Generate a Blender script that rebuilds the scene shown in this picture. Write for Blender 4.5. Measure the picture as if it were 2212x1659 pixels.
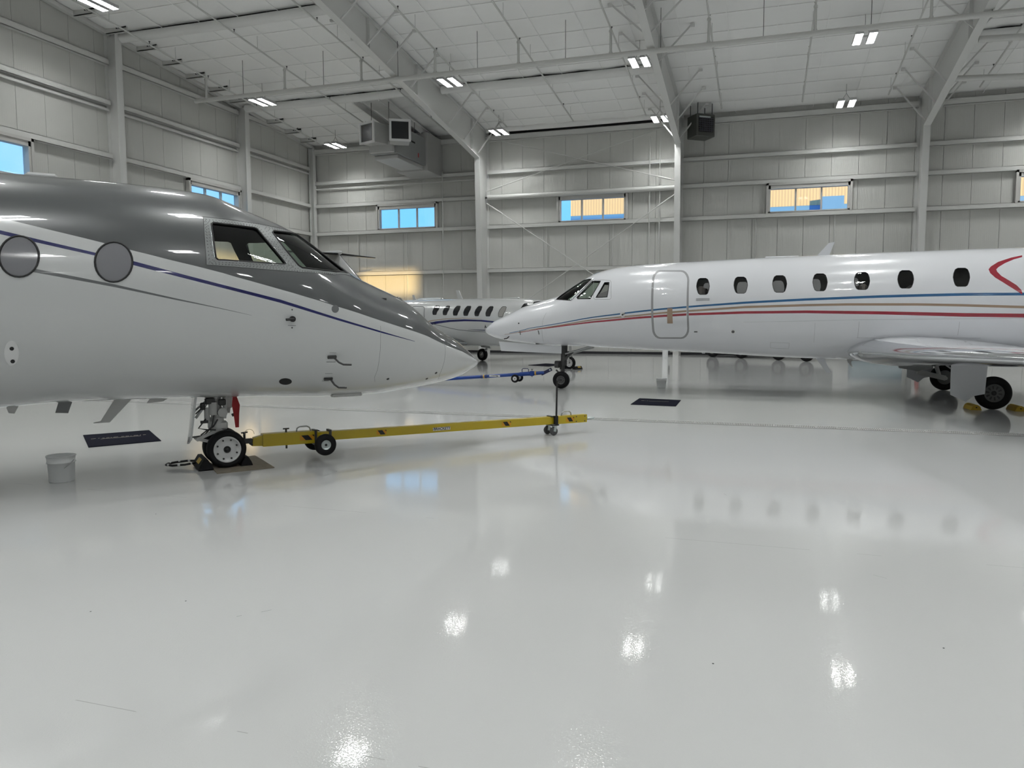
import bpy, math, random
import numpy as np
from mathutils import Vector, Matrix
from mathutils.geometry import delaunay_2d_cdt
random.seed(7)
for o in list(bpy.data.objects): bpy.data.objects.remove(o)
SC = bpy.context.scene
COL = SC.collection

# ------------------------------------------------------------------ camera
CAM_H = 1.65
PITCH, ROLL, YAW, FPX = .0838, -.0028, -.3148, 1661.0
_F = Vector((math.sin(YAW)*math.cos(PITCH), math.cos(YAW)*math.cos(PITCH), -math.sin(PITCH)))
_R = Vector((math.cos(YAW), -math.sin(YAW), 0)); _U = _R.cross(_F)
_R, _U = _R*math.cos(ROLL)+_U*math.sin(ROLL), -_R*math.sin(ROLL)+_U*math.cos(ROLL)
cd = bpy.data.cameras.new('camera'); cam = bpy.data.objects.new('camera', cd); COL.objects.link(cam)
cd.sensor_width = 36; cd.sensor_fit = 'HORIZONTAL'; cd.lens = FPX/2212*36; cd.clip_end = 400; cd.clip_start = .05
cam.matrix_world = Matrix(((_R.x,_U.x,-_F.x,0),(_R.y,_U.y,-_F.y,0),(_R.z,_U.z,-_F.z,CAM_H),(0,0,0,1)))
SC.camera = cam

# ------------------------------------------------------------------ world, sun, exposure
w = bpy.data.worlds.new('sky'); SC.world = w; w.use_nodes = True
nt = w.node_tree; nt.nodes.clear()
wo = nt.nodes.new('ShaderNodeOutputWorld'); bg = nt.nodes.new('ShaderNodeBackground')
tc = nt.nodes.new('ShaderNodeTexCoord'); nz = nt.nodes.new('ShaderNodeTexNoise'); nz.inputs['Scale'].default_value = 5; nz.inputs['Detail'].default_value = 5
rp = nt.nodes.new('ShaderNodeValToRGB'); rp.color_ramp.elements[0].position = .42; rp.color_ramp.elements[1].position = .75
rp.color_ramp.elements[0].color = (.17,.52,.95,1); rp.color_ramp.elements[1].color = (.45,.66,.93,1)
nt.links.new(tc.outputs['Generated'], nz.inputs['Vector']); nt.links.new(nz.outputs['Fac'], rp.inputs['Fac'])
nt.links.new(rp.outputs['Color'], bg.inputs['Color']); bg.inputs['Strength'].default_value = 1.5
nt.links.new(bg.outputs['Background'], wo.inputs['Surface'])

SUN_K, SUN_S = .58, .0676          # the low sun comes in from behind the camera, a little from the right
sd = bpy.data.lights.new('sun', 'SUN'); sd.energy = 5.5; sd.color = (1,.70,.30); sd.angle = .012
so = bpy.data.objects.new('sun', sd); COL.objects.link(so); so.location = (20,-60,30)
so.rotation_euler = Vector((-SUN_K,1,-SUN_S)).to_track_quat('-Z','Y').to_euler()
LAMP = 132.0
vs = SC.view_settings; vs.view_transform = 'Standard'; vs.look = 'None'; vs.gamma = 1; vs.exposure = 0.0
try: vs.use_curve_mapping = False
except Exception: pass

# ------------------------------------------------------------------ materials
M = {}
def mat(name, col, rough=.5, metal=0, coat=0, spec=.5, bump=None, var=None, emit=None, wave=None):
    m = bpy.data.materials.new(name); m.use_nodes = True; n = m.node_tree; b = n.nodes['Principled BSDF']
    b.inputs['Base Color'].default_value = (*col,1); b.inputs['Roughness'].default_value = rough; b.inputs['Metallic'].default_value = metal
    b.inputs['Specular IOR Level'].default_value = spec
    if coat: b.inputs['Coat Weight'].default_value = coat; b.inputs['Coat Roughness'].default_value = .03
    if emit: b.inputs['Emission Color'].default_value = (*emit[0],1); b.inputs['Emission Strength'].default_value = emit[1]
    t = n.nodes.new('ShaderNodeTexCoord')
    if var:
        z = n.nodes.new('ShaderNodeTexNoise'); z.inputs['Scale'].default_value = var[0]; z.inputs['Detail'].default_value = 4
        r = n.nodes.new('ShaderNodeValToRGB'); a = var[1]
        r.color_ramp.elements[0].color = (*[c*(1-a) for c in col],1); r.color_ramp.elements[1].color = (*[min(1,c*(1+a)) for c in col],1)
        r.color_ramp.elements[0].position = .3; r.color_ramp.elements[1].position = .7
        n.links.new(t.outputs['Object'], z.inputs['Vector']); n.links.new(z.outputs['Fac'], r.inputs['Fac']); n.links.new(r.outputs['Color'], b.inputs['Base Color'])
    if bump:
        z = n.nodes.new('ShaderNodeTexNoise'); z.inputs['Scale'].default_value = bump[0]; z.inputs['Detail'].default_value = 3
        u = n.nodes.new('ShaderNodeBump'); u.inputs['Strength'].default_value = bump[1]; u.inputs['Distance'].default_value = bump[2]
        n.links.new(t.outputs['Object'], z.inputs['Vector']); n.links.new(z.outputs['Fac'], u.inputs['Height']); n.links.new(u.outputs['Normal'], b.inputs['Normal'])
    if wave:
        v = n.nodes.new('ShaderNodeTexWave'); v.wave_type = 'BANDS'; v.bands_direction = wave[0]; v.inputs['Scale'].default_value = wave[1]; v.wave_profile = 'SIN'
        u = n.nodes.new('ShaderNodeBump'); u.inputs['Strength'].default_value = wave[2]; u.inputs['Distance'].default_value = wave[3]
        n.links.new(t.outputs['Object'], v.inputs['Vector']); n.links.new(v.outputs['Fac'], u.inputs['Height']); n.links.new(u.outputs['Normal'], b.inputs['Normal'])
    M[name] = m; return m
mat('white_paint',(.57,.58,.58),.22,coat=.8)
mat('jet2_white',(.76,.77,.80),.22,coat=.8)
mat('grey_paint',(.050,.055,.058),.3,coat=.9)
mat('navy',(.004,.006,.09),.25,coat=.8)
mat('stripe_grey',(.14,.145,.15),.3,coat=.6)
mat('stripe_blue',(.02,.11,.26),.25,coat=.7)
mat('stripe_tan',(.34,.24,.17),.25,coat=.7)
mat('stripe_red',(.30,.004,.022),.25,coat=.7)
mat('door_band',(.30,.30,.31),.35,coat=.5)
mat('bare_plate',(.20,.21,.21),.42,metal=.35)
mat('chrome',(.72,.73,.75),.1,metal=1)
mat('steel',(.42,.43,.43),.35,metal=.8)
mat('dark_steel',(.06,.06,.06),.45,metal=.4)
mat('gear_grey',(.55,.55,.54),.4)
mat('gear_dark',(.045,.045,.045),.5)
mat('hub_white',(.72,.72,.72),.35,coat=.4)
mat('hub_grey',(.13,.13,.13),.4,metal=.3)
mat('rubber',(.006,.006,.007),.65,spec=.25,var=(9,.2))
mat('black',(.006,.006,.007),.5)
mat('caster',(.07,.072,.075),.6)
mat('zinc',(.5,.55,.55),.3,metal=.7)
mat('yellow',(.50,.37,.008),.35,coat=.4,var=(2,.06))
mat('orange',(.60,.28,.01),.4)
mat('blue_bar',(.006,.05,.28),.35,coat=.15)
mat('navy_bar',(.004,.008,.06),.35,coat=.3)
mat('gold',(.62,.36,.04),.4)
mat('label_white',(.75,.75,.75),.5)
mat('red_cloth',(.26,.008,.01),.75,bump=(40,.3,.01))
mat('shade',(.20,.20,.215),.12,spec=.6)
mat('liner_dark',(.012,.013,.016),.8)
mat('seat',(.02,.022,.026),.7)
mat('beige',(.35,.31,.26),.6)
mat('dark_glass',(.012,.013,.016),.06,spec=.7)
mat('pale_glass',(.32,.315,.30),.1,spec=.6)
mat('wall',(.56,.56,.535),.38,spec=.4,wave=('X',4.3,.25,.006))
mat('wall_y',(.56,.56,.535),.38,spec=.4,wave=('Y',4.3,.25,.006))
mat('wall_plain',(.55,.55,.53),.45)
mat('steelwork',(.66,.66,.645),.4,spec=.4)
mat('girt',(.62,.62,.60),.4,spec=.4)
mat('liner',(.93,.93,.92),.55,bump=(2.2,.3,.05))
mat('strap',(.93,.93,.92),.5)
mat('wrap',(.80,.80,.785),.5,bump=(5,.3,.02))
mat('gap',(.02,.02,.02),.8)
mat('pipe',(.62,.62,.60),.35)
mat('duct',(.50,.50,.49),.35,metal=.15)
mat('duct_grey',(.30,.31,.31),.4)
mat('duct_dark',(.02,.022,.024),.25)
mat('heater',(.06,.062,.055),.45)
mat('louvre',(.10,.10,.13),.3,metal=.6)
mat('housing',(.5,.5,.5),.4)
mat('baffle_white',(.72,.72,.72),.5)
mat('lens',(1,1,1),.5,emit=((.98,1,.985),LAMP))
mat('frame',(.55,.54,.52),.4)
mat('base_strip',(.01,.01,.014),.5)
mat('mat_black',(.004,.0045,.012),.9,spec=.1,bump=(120,.4,.004))
mat('mat_text',(.34,.32,.26),.8)
mat('tan_board',(.22,.19,.145),.85,var=(14,.12),bump=(60,.3,.003))
mat('bucket',(.82,.83,.83),.35)
mat('grate',(.56,.56,.55),.4)
mat('yellow_chock',(.50,.33,.02),.5)
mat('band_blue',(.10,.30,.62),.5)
mat('building',(.62,.48,.30),.6,wave=('X',1.4,.6,.03))
mat('cart_grey',(.07,.075,.08),.4,coat=.3)
mat('cart_blue',(.16,.24,.28),.5)
mat('red',(.45,.015,.01),.4,coat=.4)
mat('ground',(.25,.25,.25),.9)
def glass(name, tint, rough=.02, fac=.12):
    m = bpy.data.materials.new(name); m.use_nodes = True; n = m.node_tree; n.nodes.clear()
    o = n.nodes.new('ShaderNodeOutputMaterial'); t = n.nodes.new('ShaderNodeBsdfTransparent'); g = n.nodes.new('ShaderNodeBsdfGlossy'); x = n.nodes.new('ShaderNodeMixShader')
    lw = n.nodes.new('ShaderNodeLayerWeight'); lw.inputs['Blend'].default_value = .5
    pw = n.nodes.new('ShaderNodeMath'); pw.operation = 'POWER'; pw.inputs[1].default_value = 5; n.links.new(lw.outputs['Facing'], pw.inputs[0])
    f = n.nodes.new('ShaderNodeMath'); f.operation = 'MULTIPLY_ADD'; f.inputs[1].default_value = .93; f.inputs[2].default_value = .045; n.links.new(pw.outputs[0], f.inputs[0])
    t.inputs['Color'].default_value = (*tint,1); g.inputs['Roughness'].default_value = rough
    n.links.new(f.outputs[0], x.inputs['Fac']); n.links.new(t.outputs['BSDF'], x.inputs[1]); n.links.new(g.outputs['BSDF'], x.inputs[2]); n.links.new(x.outputs['Shader'], o.inputs['Surface'])
    M[name] = m
glass('clear_glass',(.97,.99,1.0)); glass('cockpit_glass',(.86,.89,.85)); glass('cabin_glass',(.7,.7,.72)); glass('windshield_glass',(.56,.66,.60))
# floor: glossy white epoxy with fine orange peel, two faint saw cuts and a few scuffs
def floor_mat():
    m = mat('floor',(.70,.705,.695),.02,spec=.55); n = m.node_tree; b = n.nodes['Principled BSDF']; N = n.nodes.new; L = n.links.new
    t = N('ShaderNodeTexCoord'); sx = N('ShaderNodeSeparateXYZ'); L(t.outputs['Object'], sx.inputs[0])
    big = N('ShaderNodeTexNoise'); big.inputs['Scale'].default_value = .22; big.inputs['Detail'].default_value = 3; L(t.outputs['Object'], big.inputs['Vector'])
    cr = N('ShaderNodeValToRGB'); cr.color_ramp.elements[0].position = .3; cr.color_ramp.elements[1].position = .7
    cr.color_ramp.elements[0].color = (.575,.58,.573,1); cr.color_ramp.elements[1].color = (.61,.615,.608,1); L(big.outputs['Fac'], cr.inputs['Fac'])
    br = N('ShaderNodeTexNoise'); br.inputs['Scale'].default_value = 1.6; br.inputs['Detail'].default_value = 2; L(t.outputs['Object'], br.inputs['Vector'])
    bm = N('ShaderNodeMath'); bm.operation = 'GREATER_THAN'; bm.inputs[1].default_value = .52; L(br.outputs['Fac'], bm.inputs[0])
    tot = None
    for y0 in (2.48,5.78):
        s = N('ShaderNodeMath'); s.operation = 'SUBTRACT'; s.inputs[1].default_value = y0; L(sx.outputs['Y'], s.inputs[0])
        a = N('ShaderNodeMath'); a.operation = 'ABSOLUTE'; L(s.outputs[0], a.inputs[0])
        c = N('ShaderNodeMath'); c.operation = 'LESS_THAN'; c.inputs[1].default_value = .0022; L(a.outputs[0], c.inputs[0])
        k = N('ShaderNodeMath'); k.operation = 'MULTIPLY'; L(c.outputs[0], k.inputs[0]); L(bm.outputs[0], k.inputs[1])
        if tot is None: tot = k
        else:
            q = N('ShaderNodeMath'); q.operation = 'MAXIMUM'; L(tot.outputs[0], q.inputs[0]); L(k.outputs[0], q.inputs[1]); tot = q
    mx = N('ShaderNodeMix'); mx.data_type = 'RGBA'; mx.inputs[7].default_value = (.40,.40,.39,1); L(tot.outputs[0], mx.inputs[0]); L(cr.outputs['Color'], mx.inputs[6]); L(mx.outputs[2], b.inputs['Base Color'])
    p1 = N('ShaderNodeTexNoise'); p1.inputs['Scale'].default_value = 120; p1.inputs['Detail'].default_value = 0; L(t.outputs['Object'], p1.inputs['Vector'])
    u1 = N('ShaderNodeBump'); u1.inputs['Strength'].default_value = .045; u1.inputs['Distance'].default_value = .0016; L(p1.outputs['Fac'], u1.inputs['Height'])
    # sparse dimples of the rolled epoxy
    p3 = N('ShaderNodeTexNoise'); p3.inputs['Scale'].default_value = 95; p3.inputs['Detail'].default_value = 1; L(t.outputs['Object'], p3.inputs['Vector'])
    mr = N('ShaderNodeMapRange'); mr.interpolation_type = 'SMOOTHSTEP'; mr.inputs['From Min'].default_value = .5; mr.inputs['From Max'].default_value = .72; L(p3.outputs['Fac'], mr.inputs['Value'])
    u3 = N('ShaderNodeBump'); u3.inputs['Strength'].default_value = .2; u3.inputs['Distance'].default_value = .0006; L(mr.outputs['Result'], u3.inputs['Height']); L(u1.outputs['Normal'], u3.inputs['Normal'])
    p2 = N('ShaderNodeTexNoise'); p2.inputs['Scale'].default_value = 1.2; L(t.outputs['Object'], p2.inputs['Vector'])
    u2 = N('ShaderNodeBump'); u2.inputs['Strength'].default_value = .05; u2.inputs['Distance'].default_value = .006; L(p2.outputs['Fac'], u2.inputs['Height']); L(u3.outputs['Normal'], u2.inputs['Normal'])
    L(u2.outputs['Normal'], b.inputs['Normal'])
floor_mat()

# ------------------------------------------------------------------ mesh helpers
class MB:
    def __init__(s): s.v=[]; s.f=[]; s.m=[]; s.s=[]
    def add(s, vs, fs, mi=0, smooth=False):
        k=len(s.v); s.v+= [tuple(p) for p in vs]
        for f in fs: s.f.append([k+i for i in f]); s.m.append(mi); s.s.append(smooth)
        return s
    def box(s, x0,x1,y0,y1,z0,z1, mi=0):
        return s.add([(x0,y0,z0),(x1,y0,z0),(x1,y1,z0),(x0,y1,z0),(x0,y0,z1),(x1,y0,z1),(x1,y1,z1),(x0,y1,z1)],[(0,3,2,1),(4,5,6,7),(0,1,5,4),(1,2,6,5),(2,3,7,6),(3,0,4,7)],mi)
    def bbox(s, x0,x1,y0,y1,z0,z1,b=.01,mi=0):          # box with chamfered edges
        P=[]
        for z,i in ((z0,b),(z0+b,0),(z1-b,0),(z1,b)):
            for (a,c) in ((x0+b,y0),(x1-b,y0),(x1,y0+b),(x1,y1-b),(x1-b,y1),(x0+b,y1),(x0,y1-b),(x0,y0+b)):
                P.append((min(max(a,x0+i),x1-i),min(max(c,y0+i),y1-i),z))
        fs=[tuple(range(7,-1,-1)),tuple(range(24,32))]
        for r in range(3):
            for k in range(8): fs.append((r*8+k,r*8+(k+1)%8,r*8+8+(k+1)%8,r*8+8+k))
        return s.add(P,fs,mi)
    def obox(s, p, q, wy, hz, mi=0, up=(0,0,1)):         # beam from p to q
        p=Vector(p);q=Vector(q);d=(q-p).normalized();u=Vector(up)
        sd=d.cross(u)
        if sd.length<1e-4: sd=d.cross(Vector((0,1,0)))
        sd.normalize();u=sd.cross(d)
        vs=[]
        for a in (p,q):
            for i,j in ((-1,-1),(1,-1),(1,1),(-1,1)): vs.append(a+sd*(i*wy/2)+u*(j*hz/2))
        return s.add(vs,[(3,2,1,0),(4,5,6,7),(0,1,5,4),(1,2,6,5),(2,3,7,6),(3,0,4,7)],mi)
    def cyl(s, p, q, r, n=12, mi=0, r2=None, cap=True):
        p=Vector(p);q=Vector(q);d=(q-p).normalized();a=d.orthogonal().normalized();b=d.cross(a);r2=r if r2 is None else r2
        vs=[p+(a*math.cos(t)+b*math.sin(t))*r for t in [2*math.pi*k/n for k in range(n)]]+[q+(a*math.cos(t)+b*math.sin(t))*r2 for t in [2*math.pi*k/n for k in range(n)]]
        s.add(vs,[(k,(k+1)%n,n+(k+1)%n,n+k) for k in range(n)],mi,True)
        if cap:
            s.add(vs[:n],[tuple(range(n-1,-1,-1))],mi); s.add(vs[n:],[tuple(range(n))],mi)
        return s
    def tube(s, pts, r, n=8, mi=0, closed=False):
        P=[Vector(p) for p in pts];m=len(P);vs=[];ref=None
        for i in range(m):
            a=P[i-1] if (i>0 or closed) else P[i]; b=P[(i+1)%m] if (i<m-1 or closed) else P[i]
            d=(b-a).normalized()
            if ref is None: ref=d.orthogonal().normalized()
            ref=(ref-d*ref.dot(d));ref=ref.normalized() if ref.length>1e-6 else d.orthogonal().normalized()
            c=d.cross(ref)
            vs+=[P[i]+(ref*math.cos(2*math.pi*k/n)+c*math.sin(2*math.pi*k/n))*r for k in range(n)]
        fs=[]
        for i in range(m if closed else m-1):
            j=(i+1)%m
            for k in range(n): fs.append((i*n+k,i*n+(k+1)%n,j*n+(k+1)%n,j*n+k))
        s.add(vs,fs,mi,True)
        if not closed: s.add(vs[:n],[tuple(range(n-1,-1,-1))],mi); s.add(vs[-n:],[tuple(range(n))],mi)
        return s
    def lathe(s, prof, o, axis, n=32, mi=0, smooth=True):  # prof: (radius, along axis)
        o=Vector(o);d=Vector(axis).normalized();a=d.orthogonal().normalized();b=d.cross(a);vs=[];k=len(prof)
        for r,h in prof:
            for i in range(n):
                t=2*math.pi*i/n; vs.append(o+d*h+(a*math.cos(t)+b*math.sin(t))*r)
        fs=[]
        for j in range(k-1):
            for i in range(n): fs.append((j*n+i,j*n+(i+1)%n,(j+1)*n+(i+1)%n,(j+1)*n+i))
        return s.add(vs,fs,mi,smooth)
    def prism(s, poly, o, ax, ay, th, mi=0):               # polygon in plane (ax, ay), thickness along the normal
        o=Vector(o);ax=Vector(ax);ay=Vector(ay);nn=ax.cross(ay).normalized();n=len(poly)
        vs=[o+ax*a+ay*b-nn*th/2 for a,b in poly]+[o+ax*a+ay*b+nn*th/2 for a,b in poly]
        return s.add(vs,[tuple(range(n-1,-1,-1)),tuple(range(n,2*n))]+[(k,(k+1)%n,n+(k+1)%n,n+k) for k in range(n)],mi)
    def build(s, name, mats, parent=None, loc=None):
        me=bpy.data.meshes.new(name); me.from_pydata(s.v,[],s.f)
        for m in ([mats] if isinstance(mats,str) else mats): me.materials.append(M[m])
        me.polygons.foreach_set('material_index',s.m); me.polygons.foreach_set('use_smooth',s.s); me.update()
        o=bpy.data.objects.new(name,me); COL.objects.link(o)
        if parent: o.parent=parent
        if loc: o.location=loc
        return o
def empty(name, loc=(0,0,0), rz=0):
    o=bpy.data.objects.new(name,None); COL.objects.link(o); o.location=loc; o.rotation_euler=(0,0,rz); o.empty_display_size=.2; return o
def tag(o, label, cat, group=None):
    o['label']=label; o['category']=cat
    if group: o['group']=group
    return o
def struct(o): o['kind']='structure'; return o
def stuff(o): o['kind']='stuff'; return o
def share(src, name, parent, loc=None):
    o=bpy.data.objects.new(name,src.data); COL.objects.link(o); o.parent=parent
    if loc is not None: o.location=loc
    return o
def copy_tree(o, parent=None):
    c=o.copy(); COL.objects.link(c)
    if parent is not None: c.parent=parent
    for ch in list(o.children): copy_tree(ch,c)
    return c
def text_mesh(name, body, size, mat_name, parent, mtx, bold=0.0):
    cu=bpy.data.curves.new(name,'FONT'); cu.body=body; cu.size=size; cu.extrude=.0004; cu.offset=bold; cu.align_x='CENTER'; cu.align_y='CENTER'
    t=bpy.data.objects.new(name,cu); COL.objects.link(t); bpy.context.view_layer.update()
    me=bpy.data.meshes.new_from_object(t.evaluated_get(bpy.context.evaluated_depsgraph_get())); bpy.data.objects.remove(t)
    me.materials.clear(); me.materials.append(M[mat_name]); o=bpy.data.objects.new(name,me); COL.objects.link(o); o.parent=parent; o.matrix_local=mtx; return o
# ------------------------------------------------------------------ hangar shell
XL, YB, XR, YF = -22.97, 36.26, 24.0, -14.0
YRIDGE, SL, ZE = 11.0, .1, 10.8
def roof(y): return ZE+SL*(YB-y) if y>=YRIDGE else ZE+SL*(YB-YRIDGE)-SL*(YRIDGE-y)
floor=struct(MB().box(XL-.3,XR+.3,YF-.3,YB+.3,-.2,0).build('floor','floor'))
struct(MB().box(-90,110,-70,110,-.5,-.22).build('ground_outside','ground'))
# trench drain: dark channel and one steel grate after another
MB().box(-22,22,12.335,12.605,.0008,.0016).build('drain_channel','black',floor)
gm=MB()
GL=.30
for y0,y1 in ((0,.03),(.122,.148),(.24,.27)): gm.box(.004,GL-.004,y0,y1,.002,.007)
for k in range(12):
    x=.004+k*(GL-.008-.012)/11; gm.box(x,x+(.014 if k in (0,11) else .011),0,.27,.002,.0066)
g0=None
for i in range(147):
    x=-22+i*GL
    if g0 is None: g0=gm.build('drain_grate','grate',floor,(x,12.335,0))
    else: share(g0,'drain_grate',floor,(x,12.335,0))

# roof liner, quilted between purlins and straps
def liner():
    vs=[];fs=[];ys=np.concatenate([np.linspace(YF,YRIDGE,101)[:-1],np.linspace(YRIDGE,YB,137)]);xs=np.linspace(XL,XR,190)
    rng=np.random.RandomState(3); ph=rng.rand(80,80)
    for y in ys:
        for x in xs:
            a=abs(math.sin(math.pi*(y-YB)/1.3)); b=abs(math.sin(math.pi*(x-XL)/1.6)); i=int((y-YF)/1.3)%80; j=int((x-XL)/1.6)%80
            c=abs(math.sin(math.pi*(y-YB)/.65))
            vs.append((x,y,roof(y)-.05*a*b*(.6+.8*ph[i,j])-.018*c))
    n=len(xs)
    for i in range(len(ys)-1):
        for j in range(n-1): fs.append((i*n+j,(i+1)*n+j,(i+1)*n+j+1,i*n+j+1))
    return MB().add(vs,fs,0,True)
ceiling=struct(liner().build('ceiling','liner'))
MB().add([(XL-.4,YF-.4,roof(YF)+.25),(XR+.4,YF-.4,roof(YF)+.25),(XR+.4,YRIDGE,roof(YRIDGE)+.3),(XL-.4,YRIDGE,roof(YRIDGE)+.3),(XL-.4,YB+.4,roof(YB)+.25),(XR+.4,YB+.4,roof(YB)+.25)],[(0,1,2,3),(3,2,5,4)]).build('roof_sheet','wall_plain',ceiling)
sm=None
for k in range(28):
    x=XL+1.6*(k+.5)
    o=MB().obox((x,YRIDGE,roof(YRIDGE)-.09),(x,YB,roof(YB)-.09),.03,.012).build('liner_strap','strap',ceiling) if k==0 else None
    if k==0: sm=o
    else: share(sm,'liner_strap',ceiling,(1.6*k,0,0))
# lines of purlins that press through the liner
for i in range(1,19):
    y=YB-1.3*i
    if k>=0:
        o=MB().obox((XL,y,roof(y)-.016),(XR,y,roof(y)-.016),.03,.012).build('purlin_edge','strap',ceiling)

# ---- walls
WIN_B=[(-19.0,-15.75),(-9.4,-6.18),(.1,3.4),(9.6,12.85)]; WIN_L=[(16.3,19.5),(26.85,30.05)]
WZ0,WZ1=6.28,7.46
def wall_panels(root, axis, pos, a0, a1, wins, thick, mname):
    n=int(round((a1-a0)/1.067)); st=(a1-a0)/n; cache={}
    for i in range(n):
        p,q=a0+i*st+.006,a0+(i+1)*st-.006; segs=[]
        cut=[(max(p,wa),min(q,wb)) for wa,wb in wins if wb>p and wa<q]
        mb=MB()
        def bx(u0,u1,z0,z1):
            if u1-u0<.01: return
            if axis=='x': mb.box(u0,u1,pos,pos+thick,z0,z1)
            else: mb.box(pos-thick,pos,u0,u1,z0,z1)
        top=lambda u: (roof(pos)+.24 if axis=='x' else max(roof(p),roof(q))+.22)
        if not cut:
            if axis=='x':
                if 's' in cache: share(cache['s'],'wall_panel',root,(i*st,0,0)); continue
                bx(p,q,0,top(p)); o=mb.build('wall_panel',mname,root); cache['s']=o; o.location=(0,0,0); base=i
                if base:  # keep the shared mesh relative to panel 0
                    for v in o.data.vertices: v.co.x-=i*st
                    o.location=(i*st,0,0)
                continue
            bx(p,q,0,top(p))
        else:
            u0,u1=cut[0]
            bx(p,u0,0,top(p)); bx(u1,q,0,top(p)); bx(u0,u1,0,WZ0); bx(u0,u1,WZ1,top(p))
        mb.build('wall_panel',mname,root)
def backing(axis,a0,a1,pos,wins,top):
    m=MB(); cur=a0
    def bx(u0,u1,z0,z1): m.box(u0,u1,pos+.121,pos+.13,z0,z1) if axis=='x' else m.box(pos-.13,pos-.121,u0,u1,z0,z1)
    for a,b in wins: bx(cur,a,0,top); bx(a,b,0,WZ0); bx(a,b,WZ1,top); cur=b
    bx(cur,a1,0,top); return m
wall_back=struct(backing('x',XL-.1,XR+.1,YB,WIN_B,11.05).build('wall_back','wall_plain'))
wall_panels(wall_back,'x',YB,XL,XL+44*1.067,WIN_B,.12,'wall')
wall_left=struct(backing('y',YF,YB+.1,XL,WIN_L,12.0).build('wall_left','wall_plain'))
wall_panels(wall_left,'y',XL,YB-44*1.067,YB,WIN_L,.12,'wall_y')
MB().box(XL-.12,XL,YF,YB-44*1.067,0,13.5).build('wall_panel','wall_plain',wall_left)
wall_right=struct(MB().prism([(YF,0),(YB,0),(YB,roof(YB)+.22),(YRIDGE,roof(YRIDGE)+.22),(YF,roof(YF)+.22)],(XR+.06,0,0),(0,1,0),(0,0,1),.12).build('wall_right','wall_plain'))
# front wall behind the camera, with the two windows that the low sun shines through
L0=YB-YF
def src_x(x_hit,y_hit): return x_hit+SUN_K*(y_hit-YF)
xa=src_x(-18.5,YB); xb=src_x(XL,29.3); za=3.53+SUN_S*L0
holes=sorted([(xb-1.65,xb+1.65),(xa-1.65,xa+1.65)])
fm=MB(); z0,z1=za-.62,za+.62
fm.box(XL-.1,XR+.1,YF-.12,YF,0,z0); fm.box(XL-.1,XR+.1,YF-.12,YF,z1,11.0)
cur=XL-.1
for a,b in holes: fm.box(cur,a,YF-.12,YF,z0,z1); cur=b
fm.box(cur,XR+.1,YF-.12,YF,z0,z1)
struct(fm.build('wall_front','wall_plain'))
# gable infill above the end walls' panels is the taller panels themselves
struct(MB().box(XL,XR,YB-.025,YB-.002,0,.11).build('baseboard_back','base_strip'))
struct(MB().box(XL+.002,XL+.025,YF,YB,0,.11).build('baseboard_left','base_strip'))

# ---- girts: C-shaped rails fixed to the walls between the columns
def girt(root, axis, a, b, z, pos, d=.2, hgt=.2):
    m=MB()
    if axis=='x':
        m.box(a,b,pos-d,pos-d+.014,z-hgt,z); m.box(a,b,pos-d,pos-.005,z-.014,z); m.box(a,b,pos-d,pos-.005,z-hgt,z-hgt+.014)
    else:
        m.box(pos+d-.014,pos+d,a,b,z-hgt,z); m.box(pos+.005,pos+d,a,b,z-.014,z); m.box(pos+.005,pos+d,a,b,z-hgt,z-hgt+.014)
    return m.build('girt','girt',root)
FX=[-13.08,-3.72,6.02,15.7]
spans=[(XL+.3,FX[0]-.12),(FX[0]+.12,FX[1]-.12),(FX[1]+.12,FX[2]-.12),(FX[2]+.12,FX[3]-.12),(FX[3]+.12,XR)]
for k,(a,b) in enumerate(spans):
    for z in (2.05,4.15,6.27,7.72,8.9): girt(wall_back,'x',a,b,z,YB)
    girt(wall_back,'x',a,b,10.55,YB,.24,.26)
    if k!=1: pass
MB().box(XL+.3,FX[0]-.12,YB-.16,YB-.1,8.48,8.54).build('girt_lip','girt',wall_back)
MB().box(FX[0]+.12,FX[1]-.12,YB-.03,YB-.004,10.62,10.74).build('eave_gap','gap',wall_back)
CY=[1.5,8.5,15.8,22.97,30.27]
ys=[YF]+CY+[YB-.25]
for a,b in zip(ys[:-1],ys[1:]):
    for z,hh in ((2.05,.2),(4.15,.2),(6.27,.2),(7.74,.2),(9.64,.2),(11.1,.22)):
        girt(wall_left,'y',a+.14,b-.14,z,XL,.2,hh)
    MB().box(XL+.02,XL+.12,a+.14,b-.14,9.26,9.34).build('girt_lip','girt',wall_left)
# rake angle under the roof along the end wall and short purlin stubs on it
for s0,s1 in ((YF,YRIDGE),(YRIDGE,YB)):
    MB().obox((XL+.12,s0,roof(s0)-.12),(XL+.12,s1,roof(s1)-.12),.2,.14).build('rake_angle','girt',wall_left)
for y in (20.0,21.4,22.75,24.2,25.5,26.8,28.2,29.5,32.2,33.65,35.0):
    m=MB(); z=roof(y)-.12
    m.box(XL+.22,XL+1.15,y-.03,y+.02,z-.09,z+.09); m.box(XL+.22,XL+1.15,y-.03,y+.11,z-.09,z-.075); m.box(XL+.7,XL+1.15,y-.04,y-.03,z+.02,z+.09,1)
    m.build('purlin_stub',['girt','gap'],wall_left)
# small vertical rods and conduits on the back wall
for x in (-20.2,-17.4,-10.0,-6.78,-.4,2.83,10.6): MB().cyl((x,YB-.1,2.05),(x,YB-.1,6.1),.022,8).build('sag_rod','pipe',wall_back)
for x,z0,z1 in ((-5.08,2,9.9),(-4.62,4,9.8),(-15.35,2,9.0)): MB().cyl((x,YB-.24,z0),(x,YB-.24,z1),.025,8).build('conduit','pipe',wall_back)

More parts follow.
